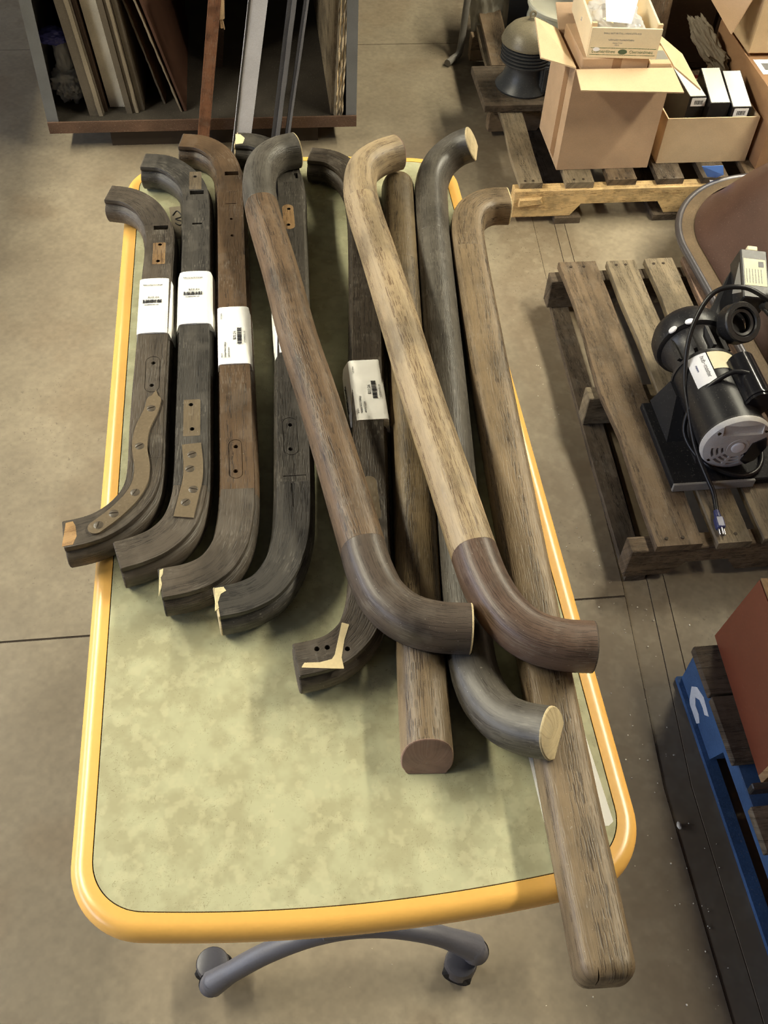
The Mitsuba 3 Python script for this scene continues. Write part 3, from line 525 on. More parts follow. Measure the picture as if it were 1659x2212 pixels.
# ---------------------------------------------------------------- cardboard boxes and what lies in them
def panel(q, th=.004, nrm=None):
    q = np.array(q, float); n_ = np.cross(q[1] - q[0], q[2] - q[0]); n_ /= np.linalg.norm(n_)
    return hull(np.vstack([q, q + n_ * th]))
def carton(k, x0, x1, y0, y1, z0, z1, col='card', th=.004):
    for nm, b in (('front_wall', box(x0, x1, y0, y0 + th, z0, z1)), ('back_wall', box(x0, x1, y1 - th, y1, z0, z1)), ('side_wall', box(x0, x0 + th, y0 + th, y1 - th, z0, z1)), ('side_wall', box(x1 - th, x1, y0 + th, y1 - th, z0, z1)), ('bottom', box(x0 + th, x1 - th, y0 + th, y1 - th, z0, z0 + th))):
        P(nm, b, col, k, grime=.3, smooth=False)
Z0 = .1308
b1 = thing('cardboard_box', 'tall open cardboard box with spread flaps on the pale pallet', 'box')
carton(b1, .823, 1.106, 2.610, 2.850, Z0, .440)
P('tape_strip', box(.8222, .823, 2.66, 2.70, Z0 + .01, .438), 'card_dark', b1, mat='m_satin', grime=.2, smooth=False)
for q, cl in (([(.826, 2.611, .4405), (1.104, 2.611, .4405), (1.112, 2.515, .420), (.818, 2.515, .432)], 'card_light'), ([(.824, 2.614, .4405), (.824, 2.846, .4405), (.735, 2.79, .500), (.722, 2.625, .466)], 'card_light'),
              ([(1.105, 2.846, .4405), (1.105, 2.612, .4405), (1.190, 2.585, .386), (1.185, 2.76, .402)], 'card_light'), ([(1.10, 2.849, .4405), (.83, 2.849, .4405), (.84, 2.955, .47), (1.09, 2.955, .47)], 'card')):
    P('flap', panel(q), cl, b1, grime=.2, smooth=False)
b2 = thing('cardboard_box', 'small closed cardboard box standing inside the tall open box under the fruit crate', 'box')
P('body', box(.842, 1.034, 2.622, 2.83, Z0 + .005, .4665, .003), 'card', b2, grime=.25, smooth=False)
P('tape_strip', box(.930, .955, 2.6212, 2.622, .30, .4655), 'card_dark', b2, grime=.2, smooth=False)
b3 = thing('small_carton', 'small tan carton with a grey label in the corner of the tall box', 'box')
P('body', box(1.037, 1.100, 2.618, 2.72, Z0 + .005, .4505, .002), 'card_light', b3, grime=.2, smooth=False)
P('grey_label', box(1.045, 1.097, 2.640, 2.69, .4505, .4510), 'silver_tag', b3, mat='m_satin', grime=.2, smooth=False)
turn = lambda m: rot(m, [0, 0, 1], -5, (.95, 2.62, 0))
cr = thing('fruit_crate', 'white printed clementine crate on top of the tall cardboard box', 'crate')
CX0, CX1, CY0, CY1, CZ0, CZ1 = .853, 1.047, 2.618, 2.905, .467, .548
for nm, b in (('front_wall', box(CX0, CX1, CY0, CY0 + .006, CZ0, CZ1)), ('back_wall', box(CX0, CX1, CY1 - .006, CY1, CZ0, CZ1)), ('side_wall', box(CX0, CX0 + .006, CY0, CY1, CZ0, CZ1)), ('side_wall', box(CX1 - .006, CX1, CY0, CY1, CZ0, CZ1)), ('bottom', box(CX0, CX1, CY0, CY1, CZ0, CZ0 + .004))):
    P(nm, turn(b), 'crate', cr, grime=.22, smooth=False)
for x in (CX0, CX1 - .014): P('corner_post', turn(box(x, x + .014, CY0 + .006, CY0 + .016, CZ0, CZ1 + .010)), 'card_light', cr, smooth=False)
FR = ((CX0, CY0 - .0002, CZ0), (1, 0, 0), (0, 0, 1))
P('print', turn(lettering([('SHALL NOT BE FULL UPON LOTS 100', .034, .0655, .0042), ('SEEDLESS CLEMENTINES', .050, .0475, .0042), ('PRODUCT OF', .064, .0395, .0030), ('SPAIN', .070, .0340, .0030)], *FR)), 'ink_soft', cr, grime=0, smooth=False, kind='stuff')
P('print', turn(cat(frame(cat(box(.006, .188, .0265, .0278, 0, .0003), box(.006, .188, .0080, .0093, 0, .0003)), *FR), lettering([('Clementines', .010, .0135, .0082), ('Clementines', .115, .0135, .0082)], *FR))), 'green_ink', cr, grime=0, smooth=False, kind='stuff')
def disc(rx, ry, th): m = prism(Point(0, 0).buffer(1, 20), 0, th); m.apply_scale([rx, ry, 1]); return m
P('emblem', turn(frame(disc(.0125, .0070, .0004), (CX0 + .0965, CY0 - .0001, CZ0 + .0175), (1, 0, 0), (0, 0, 1))), 'green_ink', cr, grime=0, smooth=False)
P('sticker', turn(frame(disc(.0095, .0055, .0005), (CX0 + .0225, CY0 - .0003, CZ0 + .0230), (1, 0, 0), (0, 0, 1))), 'sticker_white', cr, grime=0, smooth=False)
def blob(c, s, seed, amp=.25, freq=3.0, sub=4):
    m = trimesh.creation.icosphere(sub); v = m.vertices
    d = meshkit.fbm(v * freq + seed * 3.1, 4, seed) - .5
    crease = np.abs(meshkit.noise(v * freq * 2.2 + seed, seed + 5) - .5)
    v = v * (1 + amp * d[:, None] * 2 - amp * .6 * (.25 - crease[:, None])); return trimesh.Trimesh(v * np.array(s) + np.array(c), m.faces, process=False)
bg = thing('plastic_bag', 'clear plastic bag with papers inside the clementine crate', 'bag')
obj('bag', blob((.952, 2.745, .510), (.082, .105, .036), 3, .3, 2.4, 4), 'm_film', flat('paper'), bg, smooth=70)
P('paper', panel([(.900, 2.660, .5485), (.965, 2.640, .5505), (1.020, 2.770, .5570), (.930, 2.790, .5560)], .0006), 'paper', bg, grime=.03, smooth=False)
P('paper', panel([(.895, 2.680, .5465), (.918, 2.650, .5475), (.930, 2.700, .5500)], .0006), 'cream', bg, grime=.03, smooth=False)

b4 = thing('cardboard_box', 'low open cardboard box holding three black and white product boxes', 'box')
carton(b4, 1.140, 1.424, 2.630, 2.860, Z0, .276, 'card_light')
def skew(x0, x1, y0, y1, z0, zf, zb, dx): return [(x0, y0, z0), (x1, y0, z0), (x1 + dx, y1, z0), (x0 + dx, y1, z0), (x0, y0, zf), (x1, y0, zf), (x1 + dx, y1, zb), (x0 + dx, y1, zb)]
for i, (a, b, dx, zf, zb, lab, what) in enumerate([(1.221, 1.272, -.022, .305, .328, 1, 'black and white product box with barcode, leftmost of the three in the low carton'), (1.275, 1.337, .014, .301, .325, 0, 'black and white product box, middle one of the three in the low carton'), (1.341, 1.401, .014, .294, .320, 1, 'black and white product box, rightmost of the three in the low carton')]):
    k = thing('product_box', what, 'box', 'black and white boxes in the low carton')
    fy = (2.70, 2.668, 2.655)[i]; q = skew(a, b, fy, (2.835, 2.83, 2.82)[i], Z0 + .0045, zf, zb, dx); P('body', hull(q), 'box_black', k, mat='m_satin', grime=.2, smooth=False)
    t = np.array(q[4:]); c = t.mean(0); P('white_lid', panel(c + (t - c) * [.92, .97, 1] , .0012), 'box_white', k, grime=.05, smooth=False)
    if lab:
        fo = ((a, fy - .0005, zf - .034), (1, 0, 0), (0, 0, 1))
        lb = P('barcode_label', frame(box(.008, .052, .004, .030, 0, .0005), *fo), 'sticker_white', k, grime=.05, smooth=False)
        P('barcode', frame(cat(*[box(.018 + b_ * .00062, .018 + (b_ + w_) * .00062, .009, .022, .0005, .0008) for b_, w_, _ in BARS]), *fo), 'ink', lb, grime=0, smooth=False, kind='stuff')
b5 = thing('cardboard_box', 'open cardboard box at the right edge with a labelled carton inside', 'box')
carton(b5, 1.440, 1.83, 2.585, 3.10, Z0, .345, 'card_dark')
b6 = thing('small_carton', 'small tan carton with a white barcode label in the right box', 'box')
P('body', box(1.450, 1.56, 2.70, 2.93, Z0 + .005, .335, .002), 'card_dark', b6, smooth=False)
P('label', box(1.462, 1.515, 2.765, 2.855, .3352, .3358), 'sticker_white', b6, grime=.1, smooth=False)
P('barcode', box(1.478, 1.500, 2.79, 2.83, .3358, .3361), 'ink_soft', b6, smooth=False)
P('black_can', lathe([(0, 0), (.045, 0), (.048, .004), (.048, .16), (.044, .166), (0, .166)], 28, (1.515, 2.645, Z0 + .005)), 'box_black', mat='m_satin', smooth=40, label='black canister in the front of the right cardboard box', category='can')
b7 = thing('cardboard_box', 'cardboard box stacked on the right box at the top corner, flap hanging open', 'box')
P('body', box(1.447, 1.85, 2.872, 3.098, .3455, .66, .003), 'card_light', b7, grime=.2, smooth=False)
P('tape_strip', box(1.46, 1.84, 2.8712, 2.872, .50, .52), 'card', b7, grime=.2, smooth=False)
P('flap', panel([(1.446, 3.09, .62), (1.446, 2.88, .62), (1.368, 2.862, .412), (1.295, 2.99, .50)]), 'card', b7, grime=.2, smooth=False)
cl = blob((0, 0, 0), (.115, .032, .035), 11, .5, 3.2, 4)
P('grey_tarp', frame(cl, (1.385, 3.02, .300), (.3, -.75, -.35), (1, .2, 0)), 'tarp', grime=.5, smooth=60, label='crumpled grey canvas hanging behind the low carton', category='cloth')
P('red_cloth', blob((1.335, 3.00, .165), (.085, .075, .035), 15, .35, 3.0, 4), 'cloth_red', grime=.3, smooth=60, label='dark red cloth heap on the pallet behind the carton', category='cloth')
dk = thing('dark_cabinet', 'dark brown wooden cabinet behind the cardboard boxes', 'cabinet')
P('body', box(1.15, 1.84, 3.20, 3.50, Z0 + .001, .80, .004), 'dark_brown', dk, mat='m_satin', smooth=False)
P('door', box(1.165, 1.46, 3.188, 3.20, .16, .77, .002), 'dark_brown', dk, mat='m_satin', smooth=False); P('door', box(1.475, 1.825, 3.188, 3.20, .16, .77, .002), 'dark_brown', dk, mat='m_satin', smooth=False)
wp = thing('leaning_board', 'golden brown wood board leaning behind the clementine crate', 'board')
obj('board', hull([(x, y + dy, z) for x, y, z in ((1.085, 3.03, Z0), (1.245, 3.03, Z0), (1.12, 3.17, .62), (1.28, 3.17, .62)) for dy in (0, .018)]), 'm_rough_wood', grain('walnut', (0, .2, 1)), wp, smooth=False)

# ---------------------------------------------------------------- cast motor, bucket and what stands behind it
mo = thing('base_board', 'dark weathered board lying across the pallet under the cast iron motor', 'board')
obj('board', box(.662, .90, 2.945, 3.20, Z0 + .0005, .1555, .002), 'm_rough_wood', grain('pallet_dark', (1, 0, 0)), mo, smooth=False)
mt = thing('cast_motor', 'grey cast iron motor with ribbed round top on a dark board', 'motor')
MC = (.808, 3.065, .156)
P('flared_base', lathe([(0, 0), (.088, 0), (.090, .006), (.086, .012), (.072, .030), (.061, .060), (.060, .085), (0, .085)], 40, MC), 'motor_grey', mt, mat='m_satin', grime=.6)
P('ribbed_drum', lathe([(0, .080), (.062, .080)] + [q for i in range(5) for q in ((.082, .088 + .011 * i), (.084, .091 + .011 * i), (.084, .0945 + .011 * i), (.076, .0965 + .011 * i))] + [(.084, .146), (0, .146)], 44, MC), 'motor_grey', mt, mat='m_satin', grime=.6, smooth=30)
P('dome', lathe([(0, .145), (.087, .145), (.088, .152), (.078, .175), (.060, .194), (.036, .207), (.012, .212), (0, .212)], 44, MC), 'motor_dome', mt, mat='m_satin', grime=.8, smooth=40, label='dusty tan dome top')
P('lifting_eye', cat(lathe([(0, .211), (.010, .211), (.009, .222), (0, .224)], 16, MC), tube([(MC[0] + .008 * math.cos(a), MC[1], MC[2] + .230 + .008 * math.sin(a)) for a in np.linspace(0, 6.2, 16)], .0038, 8)), 'motor_dome', mt)
P('terminal_box', box(.846, .930, 3.00, 3.11, .156, .262, .005), 'motor_grey', mt, mat='m_satin', grime=.7, smooth=False)
P('cover_plate', box(.853, .924, 2.994, 3.00, .166, .252, .002), 'motor_grey', mt, mat='m_satin', grime=.9, smooth=False)
for x, z in ((.862, .176), (.915, .176), (.862, .242), (.915, .242)): P('bolt', cyl(.005, .004, (x, 2.992, z), (0, 1, 0), 6), 'black_dusty', mt, smooth=False)
bk = thing('white_bucket', 'translucent greenish white plastic bucket behind the cast motor', 'bucket')
BC = (1.0, 3.33, Z0)
P('body', lathe([(0, 0), (.116, 0), (.120, .004), (.128, .092), (.133, .093), (.133, .099), (.129, .101), (.129, .113), (.134, .114), (.134, .120), (.130, .122), (.131, .160), (0, .160)], 48, BC), 'bucket', bk, mat='m_satin', grime=.15, smooth=30)
P('lid', lathe([(0, .159), (.136, .159), (.138, .163), (.138, .170), (.134, .174), (.126, .174), (.122, .168), (0, .168)], 48, BC), 'lid', bk, mat='m_satin', grime=.1, smooth=30)
pk = thing('floor_plank', 'brown plank lying beyond the cast motor', 'plank')
obj('board', hull([(x, y, z) for x, y in ((.735, 3.215), (.810, 3.215), (.772, 3.80), (.855, 3.80)) for z in (Z0 + .001, .149)]), 'm_rough_wood', grain('pallet_brown', (.1, 1, 0)), pk, smooth=False)
bn = thing('dark_bin', 'dark grey plastic bin at the top edge behind the motor', 'bin')
P('body', hull([(x, y, z) for x0, x1, y0, y1, z in ((.875, .985, 3.62, 3.80, .001), (.865, .995, 3.61, 3.82, .30)) for x in (x0, x1) for y in (y0, y1)]), 'bin_dark', bn, mat='m_satin', smooth=False)
P('rim', box(.860, 1.0, 3.605, 3.825, .285, .30, .003), 'bin_dark', bn, mat='m_satin', smooth=False)
P('plastic_sheeting', blob((.795, 3.66, .17), (.060, .07, .17), 21, .3, 2.5, 4), 'sheet', mat='m_satin', grime=.3, smooth=60, label='bundle of cloudy plastic sheeting beside the dark bin', category='sheeting')
P('bent_pipe', tube([(.722, 3.60, .42), (.714, 3.595, .24), (.708, 3.59, .17), (.700, 3.575, .06), (.690, 3.555, .022), (.665, 3.53, .016), (.640, 3.50, .015)], .0125, 14), 'pipe', mat='m_satin', grime=.4, smooth=50, label='thin grey bent pipe standing near the plastic sheeting', category='pipe')

# ---------------------------------------------------------------- inverted tub
tu = thing('bathtub', 'rust brown tub turned upside down with a metal rolled rim', 'tub')
def tubline(ins):
    r = .335 - ins; c = np.array([1.425, 2.195]); a = np.linspace(math.pi, 0, 40)
    far = [(c[0] + r * math.cos(t), c[1] + r * math.sin(t)) for t in a]; yn = .95 + ins; r2 = .12
    near = [(c[0] + r - r2 + r2 * math.cos(t) + .04, yn + r2 + r2 * math.sin(t)) for t in np.linspace(0, -math.pi / 2, 8)] + [(c[0] - r + r2 + r2 * math.cos(t) + .045, yn + r2 + r2 * math.sin(t)) for t in np.linspace(-math.pi / 2, -math.pi, 8)]
    p = np.array(far + near); L = LineString(np.vstack([p, p[:1]])); return np.array([L.interpolate(t, normalized=True).coords[0] for t in np.arange(160) / 160])
o0 = tubline(.0)
P('rolled_rim', tube(np.column_stack([o0, np.full(160, .1415)]).tolist() + [[*o0[0], .1415]], .0105, 12, smooth=False), 'rim', tu, mat='m_metal', grime=.35, smooth=60, label='tarnished metal rolled rim')
levels = [(.006, .148), (.025, .146), (.044, .150)]
P('flange', rings_mesh([np.column_stack([tubline(d), np.full(160, z)]) for d, z in levels]), 'dirt', tu, grime=.8, smooth=40, label='dirt-caked flange')
P('shell', rings_mesh([np.column_stack([tubline(d), np.full(160, z)]) for d, z in [(.041, .140), (.044, .158), (.060, .172), (.090, .215), (.130, .270), (.175, .325), (.220, .370), (.262, .395), (.30, .402)]]), 'rust', tu, mat='m_satin', grime=.45, smooth=50)

# ---------------------------------------------------------------- pump
pm = thing('pool_pump', 'black electric pump motor with silver end bell on the old pallet', 'pump')
AX, AZ = .930, .228
ax0 = (AX, 1.5, AZ)
P('motor_shell', cyl(.0735, .215, (AX, 1.500, AZ), (0, 1, 0), 48, .003), 'black', pm, mat='m_satin', grime=.5, smooth=30)
for y in (1.396, 1.604): P('shell_band', lathe([(.0715, -.004), (.0765, -.004), (.0765, .004), (.0715, .004)], 48, (AX, y, AZ), (0, 1, 0)), 'black_dusty', pm, mat='m_satin', grime=.5)
bell = man(lathe([(0, 0), (.0775, 0), (.0775, .006), (.074, .013), (.060, .0185), (.030, .0205), (0, .0205)], 56))
for q in range(4):
    for r0 in (.030, .041, .052):
        a0, a1 = math.radians(192 + q * 40 - 12), math.radians(192 + q * 40 + 18)
        w = Polygon([((r0 + .006) * math.cos(a), (r0 + .006) * math.sin(a)) for a in np.linspace(a0, a1, 8)] + [(r0 * math.cos(a), r0 * math.sin(a)) for a in np.linspace(a1, a0, 8)])
        bell = bell - man(prism(w, .004, .04))
bell = bell - box(-.045, .045, .036, .062, .0125, .04)
EB = ((AX, 1.3935, AZ), (1, 0, 0), (0, 0, 1))
P('end_bell', frame(bell, *EB), 'alu', pm, mat='m_satin', grime=.3, smooth=30, label='silver grey end bell with curved vents')
P('vent_backing', cyl(.066, .002, (AX, 1.3925, AZ), (0, 1, 0), 40), 'rubber', pm, smooth=False)
P('shaft_cap', frame(lathe([(0, .019), (.015, .019), (.015, .0235), (.012, .025), (0, .025)], 28), *EB), 'sticker_white', pm, grime=.2)
P('hub_ring', frame(lathe([(.0165, .019), (.024, .019), (.024, .0215), (.0165, .0215)], 36), *EB), 'alu', pm, mat='m_satin')
P('cover_plate', frame(hull([(x, y, z) for x, y in ((.020, -.044), (.030, .010), (.058, .024), (.066, -.005), (.052, -.044), (.034, -.056)) for z in (.010, .0225)]), *EB), 'rubber', pm, mat='m_gloss', grime=.1, smooth=False)
for a in (38, 142, 218, 322): P('through_bolt', frame(mv(cyl(.0045, .010, (0, 0, 0), n=6), .066 * math.cos(math.radians(a)), .066 * math.sin(math.radians(a)), .012), *EB), 'screw', pm, mat='m_metal', smooth=False)
P('capacitor_cover', hull(np.vstack([cyl(.030, .135, (AX + .048, 1.497, AZ + .072), (0, 1, 0), 24).vertices, cyl(.030, .120, (AX + .038, 1.497, AZ + .045), (0, 1, 0), 24).vertices])), 'rubber', pm, mat='m_gloss', grime=.25, smooth=40, label='glossy black capacitor cover')
P('capacitor_collar', lathe([(.027, -.003), (.0325, -.003), (.0325, .003), (.027, .003)], 32, (AX + .048, 1.440, AZ + .072), (0, 1, 0)), 'black', pm, mat='m_gloss')
def wrap(y0, y1, a0, a1, r=.0742):
    aa = np.radians(np.linspace(a0, a1, 18)); R = [[(AX + rr * math.sin(a), y, AZ + rr * math.cos(a)) for rr, y in ((r, y0), (r, y1), (r + .0006, y1), (r + .0006, y0))] for a in aa]; return rings_mesh(R)
P('rating_label', wrap(1.545, 1.600, -14, 52), 'sticker', pm, grime=.15, smooth=False, label='cream rating label')
lb = P('brand_label', wrap(1.510, 1.600, -52, -16), 'sticker_white', pm, grime=.1, smooth=False, label='white label with hub-master lettering')
def on_shell(m, a, y, r=.0750):
    v = np.array(m.vertices); th = math.radians(a) + v[:, 1] / r; rr = r + v[:, 2]
    return trimesh.Trimesh(np.column_stack([AX + rr * np.sin(th), y - v[:, 0], AZ + rr * np.cos(th)]), m.faces, process=False)
tm = meshkit.text_mesh('hub-master', .0085, .0003, True); P('print', on_shell(tm, -28, 1.592), 'ink_soft', lb, grime=0, smooth=False, kind='stuff')
tm = meshkit.text_mesh('motors', .0045, .0003, True); P('print', on_shell(tm, -41, 1.572), 'plug', lb, grime=0, smooth=False, kind='stuff')
P('adapter', lathe([(0, -.035), (.056, -.035), (.060, -.02), (.060, .012), (.068, .030), (.076, .036), (0, .036)], 44, (AX - .003, 1.648, AZ + .005), (0, 1, 0)), 'black_dusty', pm, mat='m_satin', grime=.7, smooth=35)
for a in range(-80, 100, 36): P('rib', frame(box(-.004, .004, .050, .074, -.030, .036), (AX - .003, 1.648, AZ + .005), (math.cos(math.radians(a)), 0, math.sin(math.radians(a))), (-math.sin(math.radians(a)), 0, math.cos(math.radians(a))), np.array([0, 1.0, 0])), 'black_dusty', pm, mat='m_satin', grime=.7, smooth=False)
P('volute', lathe([(0, -.022), (.070, -.022), (.084, -.014), (.088, 0), (.086, .026), (.076, .046), (.05, .058), (0, .058)], 56, (AX - .003, 1.705, AZ + .005), (0, 1, 0)), 'black', pm, mat='m_satin', grime=.6, smooth=35)
for a, rr in ((-48, .070), (-20, .078)): P('bolt_cap', frame(trimesh.Trimesh(*(lambda m: (m.vertices * [.011, .008, 1], m.faces))(lathe([(0, 0), (1, 0), (.9, .003), (0, .004)], 20))), (AX - .003 + .084 * math.sin(math.radians(a)), 1.692, AZ + .005 + .084 * math.cos(math.radians(a))), (math.cos(math.radians(a)), 0, -math.sin(math.radians(a))), (0, 1, 0)), 'sticker_white', pm, grime=.1)
UN = np.array([.18, -.62, .72]); UC = np.array([1.008, 1.672, .318])
P('port_neck', tube([(.975, 1.705, .245), (.990, 1.695, .275), UC - UN / np.linalg.norm(UN) * .016], .034, 24), 'black_dusty', pm, mat='m_satin', grime=.6)
P('union_nut', lathe([(.033, -.020), (.046, -.020), (.0475, -.016), (.0475, .014), (.045, .018), (.035, .018), (.033, .014)], 40, UC, UN), 'black', pm, mat='m_satin', grime=.5, smooth=30)
P('union_ring', lathe([(.024, .004), (.033, .004), (.033, .010), (.030, .012), (.024, .010)], 36, UC, UN), 'black_dusty', pm, mat='m_satin', smooth=30)
cbF = ((1.075, 1.800, .335), (.97, -.16, -.05), (.12, .93, .30))
P('switch_bracket', hull(np.vstack([tri(frame(box(-.030, .025, -.060, .05, -.075, -.03), *cbF)).vertices, np.array([(.96, 1.70, .26), (.99, 1.70, .26), (.96, 1.74, .26)])])), 'black', pm, mat='m_satin', grime=.3, smooth=False)
cb = P('switch_box', frame(box(-.032, .032, -.068, .068, -.035, .030, .003), *cbF), 'black', pm, mat='m_satin', grime=.5, smooth=False, label='black switch box')
sk = P('spec_label', frame(box(-.026, .026, -.034, .040, .030, .0308), *cbF), 'sticker', pm, grime=.08, smooth=False, label='cream specification label')
P('print', frame(cat(box(.008, .021, .018, .034, .0308, .0311), *[box(-.022 + .007 * i, -.0205 + .007 * i, -.028, .012, .0308, .0311) for i in range(6)]), *cbF), 'ink_soft', sk, grime=0, smooth=False, kind='stuff')
P('spec_label', frame(hull([(-.0325, y, z) for y, z in ((-.05, .022), (.035, .022), (-.02, -.030))] + [(-.0331, y, z) for y, z in ((-.05, .022), (.035, .022), (-.02, -.030))]), *cbF), 'silver_tag', pm, grime=.3, smooth=False)
P('toggle', frame(box(-.012, .012, .068, .082, .008, .026, .002), *cbF), 'sticker', pm, smooth=False)
P('cable_gland', frame(lathe([(0, 0), (.014, 0), (.014, .010), (.010, .012), (.010, .022), (0, .022)], 20), np.array(cbF[0]) + np.array([.018, -.066, -.020]), (1, 0, 0), (0, .6, .8), np.array([0, -.8, .6])), 'black_dusty', pm, mat='m_satin')
P('base_plate', box(.797, 1.06, 1.345, 1.60, .1312, .150, .003), 'rubber', pm, grime=.4, smooth=False)
P('front_lip', box(.797, .985, 1.338, 1.345, .1312, .153, .001), 'silver_tag', pm, grime=.6, smooth=False, label='worn grey front lip')
P('side_bracket', hull([(x + .028, y, z) for x, y, z in [(.792, 1.47, .150), (.835, 1.47, .150), (.792, 1.605, .150), (.835, 1.605, .150), (.822, 1.55, .215), (.838, 1.55, .215), (.822, 1.60, .215), (.838, 1.60, .215)]]), 'black', pm, grime=.6, smooth=False)
P('motor_cradle', hull([(.880, 1.40, .150), (.985, 1.40, .150), (.880, 1.58, .150), (.985, 1.58, .150), (.895, 1.41, .175), (.970, 1.41, .175), (.895, 1.58, .175), (.970, 1.58, .175)]), 'rubber', pm, grime=.3, smooth=False)
P('side_rail', hull([(.866, 1.40, .150), (.884, 1.40, .150), (.866, 1.60, .150), (.884, 1.60, .150), (.868, 1.48, .222), (.880, 1.48, .222), (.868, 1.595, .222), (.880, 1.595, .222)]), 'black_dusty', pm, mat='m_satin', grime=.8, smooth=False)
cd = thing('power_cord', 'black power cord looping over the pump with a blue plug on the pallet', 'cord')
P('cable', tube([(1.10, 1.74, .36), (1.055, 1.650, .395), (.990, 1.675, .418), (.930, 1.685, .402), (.880, 1.640, .335), (.861, 1.560, .258), (.858, 1.490, .225), (.862, 1.420, .185), (.872, 1.345, .163), (.880, 1.318, .150), (.878, 1.285, .141), (.8735, 1.262, .1375)], .0055, 12), 'rubber', cd, mat='m_satin', grime=.15, smooth=60)
P('cable', tube([(.968, 1.500, .325), (.940, 1.510, .322), (.890, 1.505, .285), (.862, 1.497, .235), (.852, 1.470, .185), (.868, 1.420, .162), (.905, 1.372, .1565), (.95, 1.352, .1565), (.99, 1.36, .1565), (1.02, 1.40, .1565), (1.03, 1.47, .158)], .0055, 12), 'rubber', cd, mat='m_satin', grime=.15, smooth=60)
PD = np.array([-.10, -1.0, -.03]); PO = np.array([.8735, 1.264, .1400])
pg = P('plug', frame(cat(box(-.0095, .0095, -.0085, .0085, .012, .042, .003), lathe([(0, -.006), (.0062, -.006), (.0072, .004), (.0072, .012), (0, .012)], 16)), PO, (1, -.1, 0), np.array([0, -.03, 1.0]), PD / np.linalg.norm(PD)), 'plug', cd, mat='m_satin', smooth=40, label='blue grey three-pin plug')
for x, y in ((-.0055, -.001), (.0055, -.001)): P('prong', frame(box(x - .0008, x + .0008, y - .0032, y + .0032, .042, .058), PO, (1, -.1, 0), np.array([0, -.03, 1.0]), PD / np.linalg.norm(PD)), 'alu', pg, mat='m_metal', smooth=False)
P('prong', frame(cyl(.0022, .018, (0, .004, .050), n=10), PO, (1, -.1, 0), np.array([0, -.03, 1.0]), PD / np.linalg.norm(PD)), 'alu', pg, mat='m_metal')
gc = thing('switch_cable', 'short grey cable leaving the switch box toward the frame edge', 'cable')
P('cable', tube([(1.088, 1.735, .318), (1.095, 1.715, .312), (1.115, 1.685, .305), (1.15, 1.66, .305), (1.20, 1.65, .30)], .0075, 12), 'black_dusty', gc, mat='m_satin', grime=.3)

# ---------------------------------------------------------------- blue pallet and brown drawer
bp = thing('pallet', 'blue painted pallet at the lower right with a white mark on its side', 'pallet')
P('stringer', man(box(.730, .770, -.30, .945, .012, .120, .002)) - hull([(x, y, z) for x in (.6, .9) for y, z in ((.765, -.1), (.765, .004), (.745, .082), (.420, .082), (.390, .004), (.390, -.1))]) - hull([(x, y, z) for x in (.6, .9) for y, z in ((.16, -.1), (.16, .004), (.13, .082), (-.07, .082), (-.1, .004), (-.1, -.1))]), 'blue_paint', bp, grime=.9, smooth=False, label='scuffed blue side beam with fork notches')
P('stringer', man(box(1.28, 1.32, -.30, .945, .012, .120, .002)), 'blue_paint', bp, grime=.9, smooth=False)
for a, b in ((.838, .942), (.70, .832), (.536, .616), (.36, .50), (.20, .33), (-.30, -.16)):
    obj('deck_board', box(.718, 1.78, a, b, .120, .139, .0015), 'm_rough_wood', grain('pallet_dark' if b > .65 else 'pallet_grey', (1, 0, 0)), bp, smooth=False)
P('bottom_board', box(.721, .745, -.30, .948, 0, .0118), 'blue_paint', bp, grime=.9, smooth=False)
P('bottom_board', box(.81, 1.78, .85, .945, 0, .0118), 'blue_paint', bp, grime=.9, smooth=False)
st = Polygon([(.842, .008), (.870, .004), (.890, .016), (.9045, .047), (.890, .070), (.860, .083), (.822, .076), (.834, .060), (.848, .063), (.866, .061), (.880, .047), (.868, .035), (.848, .036), (.834, .026)])
P('stencil', frame(prism(st, 0, .0006), (.7297, 0, 0), (0, 1, 0), (0, 0, 1), np.array([-1.0, 0, 0])), 'stencil', bp, grime=.5, smooth=False, label='white stencilled mark')
dw = thing('brown_drawer', 'red brown painted drawer with raw wood edges standing on the blue pallet', 'drawer')
zt_, zb_ = .302, .1395
def dpan(b0, b1, t0, t1, inward, th=.016):
    i = np.array(inward) * th; return hull([np.array(q) + o for q in (b0, b1, t0, t1) for o in (np.zeros(3), i)])
P('side_panel', dpan((.752, .670, zb_), (.768, .962, zb_), (.797, .690, zt_), (.810, .978, zt_), (1, 0, -.12)), 'red_brown', dw, mat='m_satin', grime=.25, smooth=False)
obj('top_edge', dpan((.7985, .690, zt_ + .0005), (.8115, .978, zt_ + .0005), (.7985, .690, zt_ + .004), (.8115, .978, zt_ + .004), (1, 0, 0), .020), 'm_rough_wood', grain('raw_pine', (0, 1, 0)), dw, smooth=False, label='raw wood top edge')
obj('end_panel', dpan((.752, .655, zb_), (1.12, .655, zb_), (.797, .674, zt_), (1.12, .674, zt_), (0, 1, 0), .015), 'm_rough_wood', grain('raw_pine', (1, 0, 0)), dw, smooth=False, label='raw wood end panel')
P('end_panel', dpan((.772, .962, zb_), (1.12, .962, zb_), (.815, .978, zt_), (1.12, .978, zt_), (0, -1, 0), .016), 'red_brown', dw, mat='m_satin', smooth=False)
P('side_panel', box(1.104, 1.12, .675, .95, zb_, zt_), 'red_brown', dw, smooth=False)
P('bottom', box(.77, 1.11, .672, .945, zb_ + .002, zb_ + .012), 'dark_brown', dw, smooth=False)
P('shade_carcass', box(1.14, 1.62, .66, .92, .1395, 1.25, .004), 'red_brown', mat='m_satin', smooth=False, label='unseen tall carcass added to shade the floor, behind the drawer on the blue pallet', category='cabinet')  # out-of-view blocker, added to keep the right lamps off the floor
